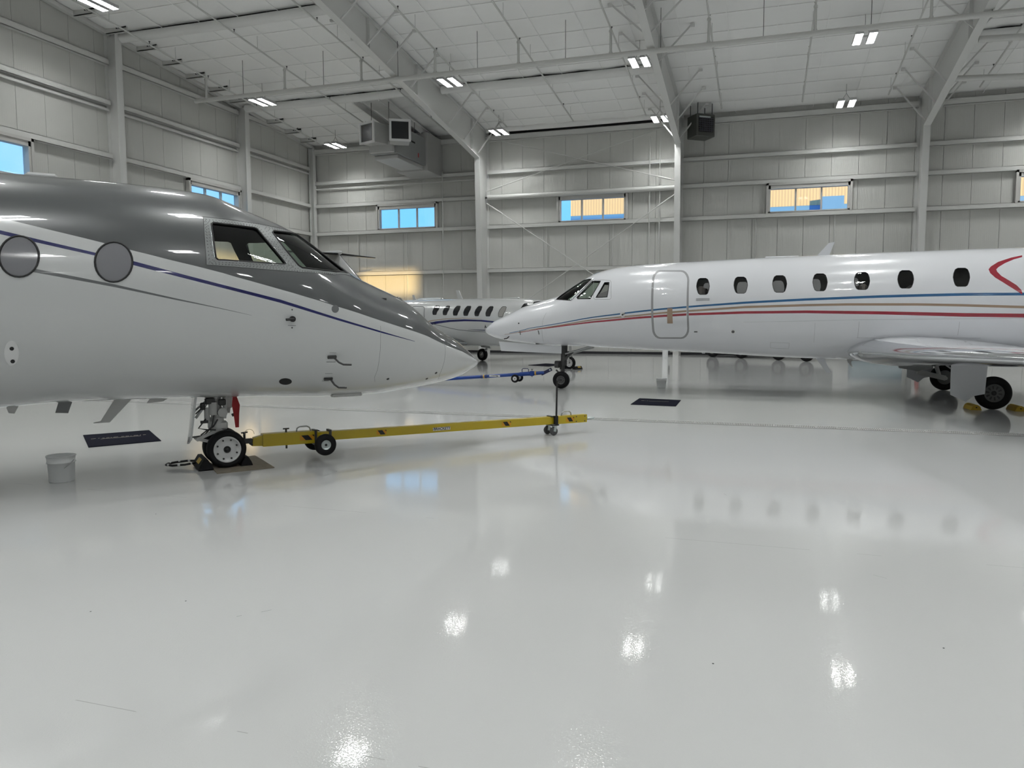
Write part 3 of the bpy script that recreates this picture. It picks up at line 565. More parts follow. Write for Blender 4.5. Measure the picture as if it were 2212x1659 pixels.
# livery and window outlines in fuselage coordinates: (metres forward, angle round the section)
DEC={'j1_grey':[(-1.951,.591),(-1.582,.505),(-1.196,.421),(-.921,.365),(-.639,.319),(-.403,.291),(-.01,.247),(.416,.221),(.683,.211),(.997,.216),(1.439,.253),(1.96,.293),(2.252,.319),(2.531,.396),(2.846,.338),(3.085,.333)],'j1_blue_u':[(-1.953,.48),(-1.789,.444),(-1.622,.407),(-1.441,.37),(-1.255,.332),(-1.097,.304),(-.935,.279),(-.718,.24),(-.493,.205),(-.243,.174),(.018,.149),(.21,.136),(.409,.123),(.492,.114),(.577,.107),(.801,.09),(1.036,.081),(1.288,.077),(1.557,.083),(1.787,.094),(2.031,.107)],'j1_blue_l':[(-1.954,.447),(-1.79,.413),(-1.623,.379),(-1.442,.343),(-1.257,.308),(-1.099,.276),(-.937,.246),(-.72,.209),(-.495,.177),(-.245,.147),(.016,.122),(.208,.107),(.407,.092),(.49,.084),(.575,.077),(.799,.062),(1.034,.053),(1.287,.049),(1.556,.056),(1.786,.077),(2.03,.1)],'j1_thin_u':[(-1.962,.223),(-1.841,.206),(-1.719,.189),(-1.572,.164),(-1.422,.139),(-1.261,.111),(-1.096,.085),(-.854,.046),(-.603,.013),(-.409,-.008),(-.21,-.03),(-.049,-.048),(.117,-.068)],'j1_thin_l':[(-1.963,.197),(-1.843,.179),(-1.721,.161),(-1.573,.138),(-1.423,.114),(-1.262,.089),(-1.097,.064),(-.855,.029),(-.603,.0),(-.41,-.019),(-.211,-.037),(-.049,-.053),(.117,-.07)],'j1_win1':[(-1.683,.283),(-1.689,.248),(-1.701,.215),(-1.721,.185),(-1.745,.161),(-1.774,.142),(-1.806,.13),(-1.839,.126),(-1.871,.129),(-1.901,.139),(-1.927,.156),(-1.949,.179),(-1.965,.207),(-1.974,.239),(-1.976,.273),(-1.971,.307),(-1.959,.341),(-1.941,.372),(-1.917,.399),(-1.889,.42),(-1.858,.434),(-1.825,.44),(-1.792,.437),(-1.761,.426),(-1.734,.407),(-1.711,.382),(-1.695,.352),(-1.685,.318)],'j1_win2':[(-.943,.271),(-.95,.234),(-.964,.2),(-.984,.169),(-1.01,.143),(-1.041,.123),(-1.074,.11),(-1.108,.105),(-1.142,.107),(-1.174,.117),(-1.201,.135),(-1.224,.158),(-1.24,.187),(-1.249,.219),(-1.251,.254),(-1.245,.29),(-1.232,.325),(-1.212,.357),(-1.186,.384),(-1.156,.406),(-1.122,.421),(-1.088,.428),(-1.053,.426),(-1.021,.416),(-.993,.397),(-.97,.372),(-.954,.341),(-.945,.307)],'j1_plate':[(-.26,.802),(-.169,.809),(-.076,.824),(.022,.852),(.123,.889),(.228,.938),(.338,.996),(.425,1.034),(.515,1.079),(.611,1.145),(.672,1.183),(.746,1.268),(.813,1.314),(.832,1.293),(.846,1.334),(.849,1.314),(.924,1.253),(.993,1.212),(1.095,1.212),(1.199,1.208),(1.287,1.158),(1.378,1.115),(1.365,1.053),(1.357,1.009),(1.351,.973),(1.076,.677),(.858,.542),(.66,.468),(.509,.429),(.363,.398),(.221,.372),(.044,.342),(-.126,.323),(-.291,.312),(-.286,.454),(-.277,.612)],'j1_side':[(-.176,.745),(-.071,.758),(.037,.785),(.142,.822),(.251,.868),(.268,.867),(.284,.866),(.336,.77),(.391,.682),(.444,.605),(.499,.532),(.505,.524),(.511,.515),(.497,.505),(.483,.495),(.306,.453),(.135,.416),(-.022,.388),(-.173,.37),(-.184,.378),(-.195,.385),(-.199,.462),(-.2,.544),(-.198,.627),(-.195,.719),(-.185,.732)],'j1_wind':[(.473,.962),(.556,1.01),(.645,1.078),(.725,1.153),(.817,1.287),(.941,1.21),(1.058,1.126),(1.178,1.047),(1.31,.997),(1.113,.768),(.954,.651),(.818,.58),(.691,.535),(.673,.541),(.654,.547),(.594,.625),(.536,.71),(.491,.805),(.45,.915),(.462,.938)],'j1_port1':[(1.054,.196),(1.049,.176),(1.038,.156),(1.023,.141),(1.007,.132),(.99,.13),(.977,.136),(.968,.148),(.967,.164),(.971,.184),(.982,.202),(.997,.218),(1.014,.228),(1.031,.231),(1.044,.226),(1.052,.214)],'j1_oval':[(.605,-.863),(.606,-.884),(.6,-.904),(.587,-.92),(.57,-.932),(.549,-.937),(.527,-.935),(.505,-.925),(.487,-.911),(.473,-.892),(.466,-.872),(.466,-.853),(.472,-.835),(.485,-.82),(.503,-.811),(.524,-.806),(.546,-.808),(.567,-.815),(.585,-.827),(.598,-.844)],'j1_vent':[(-1.875,-.499),(-1.879,-.53),(-1.886,-.56),(-1.897,-.586),(-1.91,-.606),(-1.924,-.618),(-1.939,-.621),(-1.953,-.616),(-1.965,-.602),(-1.975,-.581),(-1.982,-.554),(-1.985,-.524),(-1.985,-.493),(-1.981,-.463),(-1.973,-.436),(-1.963,-.413),(-1.95,-.395),(-1.937,-.385),(-1.922,-.382),(-1.908,-.386),(-1.896,-.397),(-1.886,-.416),(-1.879,-.44),(-1.875,-.468)],'j1_vh1':[(-1.909,-.456),(-1.912,-.465),(-1.918,-.471),(-1.927,-.473),(-1.935,-.47),(-1.941,-.463),(-1.943,-.454),(-1.94,-.445),(-1.933,-.439),(-1.925,-.437),(-1.916,-.44),(-1.91,-.447)],'j1_vh2':[(-1.91,-.578),(-1.913,-.588),(-1.92,-.595),(-1.929,-.597),(-1.938,-.594),(-1.943,-.586),(-1.945,-.576),(-1.942,-.566),(-1.935,-.56),(-1.926,-.557),(-1.918,-.561),(-1.912,-.568)],'j1_aoa':[(.527,-.047)],'j1_pit1':[(.985,-.433)],'j1_pit2':[(1.0,-.777)],'j1_h1':[(1.74,-.738)],'j1_h2':[(2.31,-.794)],'j1_h3':[(2.412,-.593)],'j1_dot1':[(.53,.048)],'j1_dot2':[(.527,-.144)],'j1_belly1':[(.846,-1.125)],'j1_m1':[(.483,-.126),(.566,-.114)],'j1_m2':[(.952,-.375),(1.026,-.364)],'j1_m3':[(.931,-.508),(1.036,-.493)],'j1_m4':[(.945,-.689),(1.029,-.68)],'j1_m5':[(.936,-.829),(1.015,-.822)],'j1_seam1':[(1.562,.169),(1.554,-.03),(1.557,-.32),(1.562,-.565),(1.555,-.709),(1.587,-.819)],'j1_seam2':[(2.528,.377),(2.512,.091),(2.49,-.349),(2.483,-.648),(2.515,-.928)],'j2_blue_u':[(1.131,-.394),(.567,-.192),(.034,-.157),(-.76,-.132),(-1.526,-.106),(-2.3,-.066),(-3.284,.012),(-4.23,.074),(-4.614,.091),(-5.4,.123),(-6.172,.146),(-6.812,.164),(-7.509,.175),(-8.242,.183),(-9.211,.176)],'j2_blue_l':[(1.133,-.427),(.568,-.221),(.036,-.189),(-.759,-.162),(-1.526,-.14),(-2.3,-.102),(-3.284,-.026),(-4.231,.031),(-4.615,.047),(-5.401,.078),(-6.173,.1),(-6.813,.117),(-7.51,.127),(-8.243,.134),(-9.211,.128)],'j2_tan_u':[(1.27,-.509),(.626,-.272),(.037,-.228),(-.757,-.2),(-1.4,-.185),(-2.043,-.166),(-3.045,-.091),(-4.232,-.013),(-5.403,.014),(-6.175,.022),(-7.44,.012),(-8.231,-.009),(-9.218,-.043)],'j2_tan_l':[(1.273,-.542),(.627,-.302),(.039,-.263),(-.756,-.239),(-1.398,-.222),(-2.042,-.204),(-3.045,-.131),(-4.233,-.056),(-5.404,-.028),(-6.176,-.02),(-7.442,-.029),(-8.234,-.049),(-9.221,-.084)],'j2_red_u':[(.874,-.382),(.344,-.277),(-.19,-.251),(-.755,-.253),(-1.256,-.243),(-2.299,-.206),(-3.045,-.157),(-4.235,-.114),(-5.407,-.102),(-5.749,-.106),(-6.822,-.122),(-7.521,-.138),(-8.257,-.156),(-9.229,-.169)],'j2_red_l':[(.877,-.41),(.345,-.303),(-.187,-.291),(-.753,-.297),(-1.254,-.29),(-2.298,-.254),(-3.045,-.205),(-4.236,-.162),(-5.409,-.151),(-5.751,-.157),(-6.825,-.175),(-7.526,-.195),(-8.262,-.217),(-9.236,-.232)],'j2_sw_u':[(-9.303,.978),(-9.112,.914),(-8.867,.8),(-8.727,.69),(-8.684,.628),(-8.703,.548),(-8.78,.454),(-9.008,.286),(-9.211,.146)],'j2_sw_l':[(-9.29,.918),(-9.14,.857),(-8.978,.765),(-8.857,.675),(-8.812,.624),(-8.822,.574),(-8.883,.487),(-9.123,.309),(-9.211,.209)],'j2_win0':[(-3.291,.623),(-3.411,.617),(-3.453,.581),(-3.485,.49),(-3.496,.412),(-3.489,.338),(-3.465,.256),(-3.434,.232),(-3.305,.235),(-3.271,.261),(-3.241,.345),(-3.226,.421),(-3.23,.499),(-3.252,.59)],'j2_win1':[(-4.06,.622),(-4.183,.617),(-4.226,.581),(-4.257,.493),(-4.267,.417),(-4.258,.345),(-4.233,.265),(-4.2,.242),(-4.067,.244),(-4.033,.269),(-4.002,.352),(-3.989,.425),(-3.994,.502),(-4.019,.59)],'j2_win2':[(-4.833,.625),(-4.957,.62),(-5.0,.585),(-5.028,.497),(-5.038,.421),(-5.027,.35),(-5.001,.27),(-4.968,.247),(-4.834,.249),(-4.8,.274),(-4.77,.356),(-4.757,.429),(-4.764,.505),(-4.791,.593)],'j2_win3':[(-5.613,.639),(-5.736,.634),(-5.777,.599),(-5.804,.51),(-5.812,.435),(-5.8,.363),(-5.773,.283),(-5.74,.26),(-5.607,.263),(-5.573,.287),(-5.544,.369),(-5.533,.443),(-5.541,.519),(-5.57,.607)],'j2_win4':[(-6.395,.644),(-6.522,.639),(-6.564,.605),(-6.589,.517),(-6.596,.443),(-6.583,.372),(-6.554,.294),(-6.52,.271),(-6.382,.273),(-6.347,.298),(-6.318,.378),(-6.308,.451),(-6.318,.526),(-6.35,.612)],'j2_win5':[(-7.188,.657),(-7.315,.652),(-7.356,.618),(-7.379,.53),(-7.384,.455),(-7.37,.384),(-7.34,.306),(-7.306,.283),(-7.168,.285),(-7.134,.31),(-7.106,.39),(-7.097,.462),(-7.109,.538),(-7.143,.625)],'j2_win6':[(-8.166,.677),(-8.292,.673),(-8.331,.638),(-8.351,.549),(-8.354,.473),(-8.338,.401),(-8.307,.322),(-8.272,.299),(-8.135,.301),(-8.101,.325),(-8.076,.407),(-8.068,.48),(-8.082,.556),(-8.119,.645)],'j2_door_o':[(-2.876,.901),(-2.93,.878),(-2.981,.823),(-3.024,.747),(-3.054,.662),(-3.068,.576),(-3.088,-.496),(-3.078,-.574),(-3.051,-.648),(-3.011,-.712),(-2.962,-.756),(-2.909,-.774),(-2.443,-.795),(-2.391,-.781),(-2.346,-.738),(-2.314,-.672),(-2.295,-.593),(-2.292,-.511),(-2.271,.621),(-2.27,.714),(-2.285,.805),(-2.314,.882),(-2.356,.934),(-2.407,.949)],'j2_door_i':[(-2.867,.84),(-2.911,.821),(-2.953,.777),(-2.988,.715),(-3.013,.643),(-3.025,.569),(-3.045,-.492),(-3.036,-.558),(-3.014,-.622),(-2.981,-.675),(-2.94,-.712),(-2.897,-.726),(-2.464,-.744),(-2.421,-.732),(-2.385,-.696),(-2.358,-.641),(-2.342,-.575),(-2.34,-.505),(-2.319,.608),(-2.318,.687),(-2.331,.762),(-2.355,.825),(-2.39,.866),(-2.432,.878)],'j2_handle':[(-2.631,-.052),(-2.739,-.05),(-2.744,-.378),(-2.627,-.38)],'j2_wind':[(-.02,.929),(-.05,.999),(-.078,1.074),(-.225,1.103),(-.365,1.157),(-.507,1.17),(-.637,1.237),(-.696,1.16),(-.749,1.108),(-.831,1.016),(-.907,.955),(-.8,.813),(-.687,.696),(-.564,.59),(-.437,.489),(-.34,.56),(-.24,.646),(-.135,.764)],'j2_side1':[(-.579,.506),(-.657,.586),(-.734,.667),(-.818,.763),(-.899,.873),(-1.001,.821),(-1.101,.785),(-1.057,.653),(-1.009,.535),(-.961,.433),(-.91,.336),(-.76,.384),(-.607,.447),(-.593,.476)],'j2_side2':[(-1.041,.339),(-1.086,.424),(-1.13,.512),(-1.167,.606),(-1.202,.707),(-1.257,.696),(-1.311,.686),(-1.313,.579),(-1.313,.481),(-1.308,.392),(-1.301,.307),(-1.172,.321)],'j2_side2s':[(-1.302,.753),(-1.335,.728),(-1.353,.683),(-1.392,.283),(-1.381,.254),(-1.352,.246),(-1.03,.297),(-.999,.317),(-.984,.353),(-.929,.82),(-.934,.867),(-.964,.872)],'j2_port':[(-1.661,-.141)],'j2_pitot':[(1.212,-.703)],'j2_dot':[(.853,.112)],'j2_bl1a':[(.829,-.28)],'j2_bl1b':[(.816,-.499)],'j2_bl2a':[(.354,-.34)],'j2_bl2b':[(.334,-.506)],'j2_disc':[(-3.992,-.541)],'j2_txt':[(-3.367,.122)],'j2_box':[(-3.222,-.56)],'j2_seam':[(.149,.344),(.218,.089),(.258,-.385),(.304,-.974)],'j3_win0':[(-5.673,.354),(-5.716,.46),(-5.723,.618),(-5.711,.726),(-5.686,.766),(-5.523,.766),(-5.475,.727),(-5.435,.568),(-5.473,.46),(-5.479,.334),(-5.498,.313),(-5.637,.313)],'j3_win1':[(-5.132,.341),(-5.173,.446),(-5.178,.603),(-5.124,.715),(-5.099,.755),(-4.98,.755),(-4.934,.715),(-4.897,.557),(-4.928,.446),(-4.936,.32),(-4.955,.3),(-5.097,.3)],'j3_win2':[(-4.607,.32),(-4.645,.425),(-4.647,.58),(-4.607,.702),(-4.582,.741),(-4.437,.741),(-4.393,.701),(-4.359,.545),(-4.387,.424),(-4.397,.299),(-4.416,.279),(-4.574,.28)],'j3_win3':[(-4.085,.309),(-4.121,.412),(-4.12,.566),(-4.086,.693),(-4.06,.731),(-3.905,.729),(-3.862,.69),(-3.831,.536),(-3.865,.41),(-3.876,.287),(-3.895,.268),(-4.053,.268)],'j3_win4':[(-3.542,.292),(-3.575,.394),(-3.571,.545),(-3.528,.679),(-3.502,.717),(-3.367,.716),(-3.326,.678),(-3.298,.526),(-3.336,.393),(-3.349,.272),(-3.367,.252),(-3.511,.252)],'j3_win5':[(-3.013,.28),(-3.044,.381),(-3.038,.531),(-2.985,.666),(-2.96,.704),(-2.831,.705),(-2.792,.667),(-2.767,.517),(-2.801,.382),(-2.815,.261),(-2.833,.241),(-2.983,.24)],'j3_win6':[(-2.432,.265),(-2.461,.364),(-2.453,.512),(-2.412,.663),(-2.388,.701),(-2.25,.706),(-2.214,.67),(-2.191,.521),(-2.227,.372),(-2.242,.252),(-2.259,.232),(-2.405,.226)],'j3_navy_u':[(-5.864,-.035),(-5.648,-.0),(-5.435,.034),(-5.105,.063),(-4.78,.092),(-4.385,.105),(-3.997,.117),(-3.591,.104),(-3.193,.091),(-2.809,.056),(-2.437,.029)],'j3_navy_l':[(-5.875,-.144),(-5.587,-.101),(-5.304,-.06),(-5.015,-.028),(-4.731,.003),(-4.358,.018),(-3.992,.034),(-3.61,.028),(-3.234,.022),(-2.898,-.006),(-2.57,-.028)],'j3_tan_u':[(-6.112,.005),(-5.851,.045),(-5.595,.086),(-5.246,.118),(-4.904,.151),(-4.501,.166),(-4.106,.181),(-3.873,.175),(-3.642,.168),(-3.407,.151),(-3.175,.133)],'j3_tan_l':[(-6.113,-.035),(-5.838,.011),(-5.569,.057),(-5.232,.09),(-4.901,.123),(-4.498,.141),(-4.103,.158),(-3.87,.153),(-3.64,.149),(-3.405,.137),(-3.174,.125)],'j3_gray_u':[(-5.62,-.064),(-5.358,-.116),(-5.1,-.167),(-4.894,-.21),(-4.691,-.254),(-4.517,-.282),(-4.346,-.31),(-4.015,-.338),(-3.689,-.367),(-3.37,-.378),(-3.056,-.39)],'j3_gray_l':[(-5.623,-.094),(-5.361,-.145),(-5.105,-.196),(-4.9,-.24),(-4.698,-.284),(-4.525,-.312),(-4.355,-.34),(-4.023,-.368),(-3.698,-.395),(-3.379,-.406),(-3.065,-.418)],'j3_navy2_u':[(-3.875,-.308),(-3.662,-.31),(-3.451,-.313),(-3.232,-.315),(-3.014,-.318)],'j3_navy2_l':[(-3.877,-.316),(-3.666,-.326),(-3.458,-.336),(-3.24,-.345),(-3.024,-.353)],'j3_ck1':[(-1.604,.417),(-1.577,.683),(-1.566,.929),(-1.357,.977),(-1.304,.909),(-1.175,.445)],'j3_ck2':[(-1.052,.471),(-1.212,.936),(-1.257,1.113),(-.917,1.483),(-.524,1.097),(-.338,.817)],'j3_exit':[(-6.415,.737),(-6.341,.719),(-6.269,.673),(-6.219,.612),(-6.072,.169),(-6.083,.121),(-6.126,.085),(-6.188,.072),(-6.619,.072),(-6.683,.086),(-6.733,.121),(-6.756,.171),(-6.911,.62),(-6.929,.682),(-6.91,.729),(-6.855,.746)]}
# ------------------------------------------------------------------ jets: lofted skins in their own frame (x forward, y to port, z up)
def pchip(xk,yk,x):
    xk=np.array(xk,float);yk=np.array(yk,float);x=np.clip(x,xk[0],xk[-1]);hh=np.diff(xk);dl=np.diff(yk)/hh;n=len(xk);m=np.zeros(n)
    for i in range(1,n-1):
        if dl[i-1]*dl[i]>0: w1=2*hh[i]+hh[i-1];w2=hh[i]+2*hh[i-1];m[i]=(w1+w2)/(w1/dl[i-1]+w2/dl[i])
    m[0]=dl[0];m[-1]=dl[-1];i=np.clip(np.searchsorted(xk,x)-1,0,n-2);t=(x-xk[i])/hh[i]
    return (2*t**3-3*t**2+1)*yk[i]+(t**3-2*t**2+t)*hh[i]*m[i]+(-2*t**3+3*t**2)*yk[i+1]+(t**3-t**2)*hh[i]*m[i+1]
class Fus:
    def __init__(s,side,tip,ztip,d,zt,zb,wd,ww,zd,zz):
        s.side,s.tip,s.ztip=side,tip,ztip;s.U=list(np.sqrt(d));s.zt,s.zb,s.wd,s.ww,s.zd,s.zz=zt,zb,wd,ww,zd,zz
    def S(s,x,th):
        x=np.asarray(x,float);th=np.asarray(th,float);d=np.maximum(s.tip-x,0);u=np.sqrt(d)
        zt=pchip([0]+s.U,[s.ztip]+list(s.zt),u);zb=pchip([0]+s.U,[s.ztip]+list(s.zb),u);w=pchip(np.sqrt(s.wd),s.ww,u);zc=pchip(s.zd,s.zz,d)
        zc=np.clip(zc,zb+.02*u,zt-.02*u)
        return np.stack([x,s.side*w*np.cos(th),zc+np.where(np.sin(th)>0,zt-zc,zc-zb)*np.sin(th)],-1)
    def N(s,x,th):
        e=1e-3;x=np.asarray(x,float);xm=np.minimum(x,s.tip-2e-3)
        a=s.S(xm+e,th)-s.S(xm-e,th);b=s.S(xm,np.asarray(th)+e)-s.S(xm,np.asarray(th)-e);n=np.cross(a,b);n/=np.linalg.norm(n,axis=-1,keepdims=True)+1e-12
        out=np.stack([np.zeros_like(x),s.side*np.cos(th),np.sin(th)],-1);sg=np.sign((n*out).sum(-1));sg[sg==0]=1
        return n*sg[...,None]
    def P(s,x,th,off=0): 
        x=np.atleast_1d(np.array(x,float));th=np.atleast_1d(np.array(th,float))
        return s.S(x,th)+s.N(x,th)*off
def inpoly(px,py,poly):
    r=np.zeros(len(px),bool);n=len(poly);j=n-1
    for i in range(n):
        xi,yi=poly[i];xj,yj=poly[j]
        if yi!=yj:
            c=((yi>py)!=(yj>py))&(px<(xj-xi)*(py-yi)/(yj-yi)+xi);r^=c
        j=i
    return r
def mirror(poly): return [(x,math.pi-t) for x,t in poly]
def dens(poly,step=.06,close=True):
    o=[];n=len(poly)
    for i in range(n if close else n-1):
        a,b=poly[i],poly[(i+1)%n];k=max(1,int(math.hypot(b[0]-a[0],b[1]-a[1])/step))
        for j in range(k): o.append((a[0]+(b[0]-a[0])*j/k,a[1]+(b[1]-a[1])*j/k))
    if not close:o.append(poly[-1])
    return o
def cdt_mesh(name,fus,gx,gt,polys,off,mats,parent,outer=None,flip=False):
    # polys: (polygon in (x, angle), 'hole' or material index); exact edges by constrained triangulation
    V=[Vector((float(x),float(t))) for x in gx for t in gt];E=[]
    if outer is not None:
        g=np.array([(v.x,v.y) for v in V]);k=inpoly(g[:,0],g[:,1],outer);V=[v for v,q in zip(V,k) if q]
    for p,_ in polys+([(outer,None)] if outer is not None else []):
        k=len(V);V+=[Vector(q) for q in p];E+=[(k+i,k+(i+1)%len(p)) for i in range(len(p))]
    vs,_,fs,*_r=delaunay_2d_cdt(V,E,[],0,1e-5)
    v=np.array([(a.x,a.y) for a in vs]);f=np.array([t for t in fs if len(t)==3]);c=v[f].mean(1)
    keep=np.ones(len(f),bool);mi=np.zeros(len(f),int)
    if outer is not None: keep&=inpoly(c[:,0],c[:,1],outer)
    for p,w_ in polys:
        q=inpoly(c[:,0],c[:,1],p)
        if w_=='hole': keep&=~q
        else: mi[q]=w_
    f=f[keep];mi=mi[keep];P=fus.S(v[:,0],v[:,1]);NN=fus.N(v[:,0],v[:,1]);P=P+NN*off
    tri=P[f];fn=np.cross(tri[:,1]-tri[:,0],tri[:,2]-tri[:,0]);wr=(fn*NN[f[:,0]]).sum(1)<0
    if flip: wr=~wr
    f[wr]=f[wr][:,::-1]
    me=bpy.data.meshes.new(name);me.from_pydata(P.tolist(),[],f.tolist())
    for m in mats: me.materials.append(M[m])
    me.polygons.foreach_set('material_index',mi.astype(np.int32));me.polygons.foreach_set('use_smooth',np.ones(len(f),bool));me.update()
    me.normals_split_custom_set_from_vertices((NN*(-1 if flip else 1)).tolist())
    o=bpy.data.objects.new(name,me);COL.objects.link(o);o.parent=parent;return o
def band(n,ext=None):
    u,l=list(DEC[n+'_u']),list(DEC[n+'_l'])
    if ext is not None:
        i=0 if abs(u[0][0]-ext)<abs(u[-1][0]-ext) else -1
        def e(p):
            a,b=(p[0],p[2]) if i==0 else (p[-1],p[-3]);s=(a[1]-b[1])/(a[0]-b[0]);return (ext,a[1]+s*(ext-a[0]))
        eu,el=e(u),e(l)
        if i==0:u=[eu]+u;l=[el]+l
        else:u=u+[eu];l=l+[el]
    return dens(u+l[::-1],.2)
def patch(name,fus,poly,off,mname,parent,step=.05,dn=.05):
    x0,x1=min(p[0] for p in poly),max(p[0] for p in poly);t0,t1=min(p[1] for p in poly),max(p[1] for p in poly)
    gx=np.arange(x0,x1,step)[1:];gt=np.arange(t0,t1,step)[1:]
    return cdt_mesh(name,fus,gx,gt,[],off,[mname],parent,outer=dens(poly,dn))
def seal(name,fus,poly,off,r,mname,parent,n=6):
    p=dens(poly,.04);P=fus.P([a for a,_ in p],[b for _,b in p],off)
    return MB().tube(P.tolist(),r,n,0,True).build(name,mname,parent)
def ribbon(name,fus,poly,off,r,mname,parent):
    p=dens(poly,.04,False);P=fus.P([a for a,_ in p],[b for _,b in p],off);return MB().tube(P.tolist(),r,4).build(name,mname,parent)
def pt(fus,n,off=0): 
    x,t=DEC[n][0];return Vector(fus.P(x,t,off)[0]),Vector(fus.N(np.array([x]),np.array([t]))[0])
def wheel_parts(parent,c,ax,R,W,Rh,hub,bolts=8,style='disc',names=('tyre','wheel_hub')):
    # tyre and hub on an axle at c; ax points to the outside face
    h=W/2;rr=R-Rh
    prof=[(Rh*.98,-h*.7),(Rh+.02*R,-h*.86),(Rh+rr*.35,-h),(Rh+rr*.7,-h*.94),(R-.045*R,-h*.68),(R-.012*R,-h*.4),(R,-h*.15),(R,h*.15),(R-.012*R,h*.4),(R-.045*R,h*.68),(Rh+rr*.7,h*.94),(Rh+rr*.35,h),(Rh+.02*R,h*.86),(Rh*.98,h*.7)]
    t=MB().lathe(prof,c,ax,48).build(names[0],'rubber',parent)
    d=Vector(ax).normalized();c=Vector(c);a=d.orthogonal().normalized();b=d.cross(a)
    m=MB();m.lathe([(Rh,-h*.7),(Rh,h*.78),(Rh*.93,h*.8),(Rh*.86,h*.62),(Rh*.5,h*.52),(Rh*.28,h*.56),(.0005,h*.56)],c,ax,40)
    m.lathe([(Rh,-h*.7),(Rh*.5,-h*.7),(.0005,-h*.7)],c,ax,24)
    hb=m.build(names[1],hub,parent)
    k=MB()
    if style=='disc':
        for i in range(bolts):
            q=2*math.pi*(i+.5)/bolts;p=c+(a*math.cos(q)+b*math.sin(q))*Rh*.74+d*h*.55;k.cyl(p,p+d*h*.16,Rh*.07,8)
    elif style=='slots':
        for i in range(10):
            q=2*math.pi*i/10;e=a*math.cos(q)+b*math.sin(q);s_=d.cross(e)
            p=c+e*Rh*.62+d*(h*.585);k.add([p-e*Rh*.17-s_*Rh*.06,p+e*Rh*.17-s_*Rh*.1,p+e*Rh*.17+s_*Rh*.1,p-e*Rh*.17+s_*Rh*.06],[(0,1,2,3)])
            k.add([p-e*Rh*.17-s_*Rh*.06+d*.004,p+e*Rh*.17-s_*Rh*.1+d*.004,p+e*Rh*.17+s_*Rh*.1+d*.004,p-e*Rh*.17+s_*Rh*.06+d*.004],[(0,1,2,3)])
    k.lathe([(Rh*.26,h*.5),(Rh*.26,h*.66),(Rh*.22,h*.68),(Rh*.2,h*.6),(.0005,h*.6)],c,ax,20);k.lathe([(Rh*.12,h*.5),(Rh*.12,h*.74),(.0005,h*.74)],c,ax,16)
    k.build('wheel_bolts','gear_dark' if style!='plain' else 'dark_steel',parent)
    return t
def airfoil(n=15):
    xs=[.5*(1-math.cos(math.pi*k/(n-1))) for k in range(n)]
    yt=[5*(.2969*math.sqrt(x)-.126*x-.3516*x*x+.2843*x**3-.1036*x**4) for x in xs]
    return [(x,y*1.05) for x,y in zip(xs,yt)][::-1]+[(x,-y*.95) for x,y in zip(xs,yt)][1:-1]
AF=airfoil()
def wing(name,secs,parent,mats,vertical=False,le=.1,s=1):
    # secs: (span, x_le, chord, z, thickness ratio)
    m=MB();vs=[];n=len(AF)
    for sp,xl,c,z,t in secs:
        for a,b in AF:
            if vertical: vs.append((xl-a*c,b*t*c,sp))
            else: vs.append((xl-a*c,s*sp,z+b*t*c))
    fs=[];mi=[]
    for i in range(len(secs)-1):
        for k in range(n):
            f=(i*n+k,i*n+(k+1)%n,(i+1)*n+(k+1)%n,(i+1)*n+k);x=(AF[k][0]+AF[(k+1)%n][0])/2
            m.add([],[],0);m.f.append(list(f));m.m.append(1 if x<le else 0);m.s.append(True)
    m.v=vs;m.f.append(list(range(n-1,-1,-1)));m.m.append(0);m.s.append(False);L=(len(secs)-1)*n;m.f.append(list(range(L,L+n)));m.m.append(0);m.s.append(False)
    return m.build(name,mats,parent)
GT=lambda n: np.linspace(-math.pi/2,1.5*math.pi,n)
def gx(tip,end,n): u=np.linspace(.001,math.sqrt(tip-end),n);return tip-u*u
def lathe_x(prof): return prof

# ================================================================== jet in the foreground: white with grey upper side and navy stripe
F1=Fus(-1,3.24,1.08,[.12,.35,.7,1.1,1.5,1.75,2.1,2.5,2.9,3.4,4,4.8,5.4,11,14.5,18],
 [1.194,1.387,1.587,1.898,2.076,2.188,2.429,2.69,2.848,3.019,3.062,3.076,3.078,3.08,3.0,2.8],[.995,.893,.823,.773,.737,.732,.735,.752,.772,.79,.81,.818,.795,.80,1.05,1.8],
 [0,.1,.3,.6,1.0,1.5,2.0,2.7,3.5,4.2,11,14.5,18],[0,.2,.36,.52,.69,.85,.97,1.07,1.13,1.15,1.15,.9,.4],[0,1,2,3,4.5,12,18],[1.08,1.28,1.55,1.75,1.88,1.88,2.3])
j1=empty('business_jet',(-5.79,7.21,0),math.atan2(.749,.662))
tag(j1,'white business jet with grey upper fuselage, navy stripe and yellow towbar at its nose wheel','airplane')
g=[(x,t) for x,t in DEC['j1_grey'] if not 2.4<x<2.6]
g=[(-14.7,1.56),(-6,1.5),(-4,1.07)]+g+[(3.2,.36),(3.238,.5)];grey=dens(g+mirror(g)[::-1],.12)
blue=band('j1_blue',-5.5);thin=band('j1_thin',-5.5)
plate=DEC['j1_plate'];side=DEC['j1_side'];wind=DEC['j1_wind']
polys=[(grey,1),(blue,2),(mirror(blue),2),(thin,3),(mirror(thin),3),(dens(plate),4),(mirror(dens(plate)),4)]
holes=[(dens(p,.04),'hole') for p in (side,wind,mirror(side),mirror(wind))]
X1=np.concatenate([gx(3.24,-2.4,150),np.linspace(-2.5,-14.7,70)])
fus1=cdt_mesh('fuselage',F1,X1,GT(121),polys+holes,0,['white_paint','grey_paint','navy','stripe_grey','bare_plate'],j1)
xl=np.linspace(-.5,2.1,60)
cdt_mesh('cockpit_liner',F1,xl,GT(81),holes,-.035,['liner_dark'],fus1,outer=[(-.5,-1.57),(2.1,-1.57),(2.1,4.71),(-.5,4.71)],flip=True)
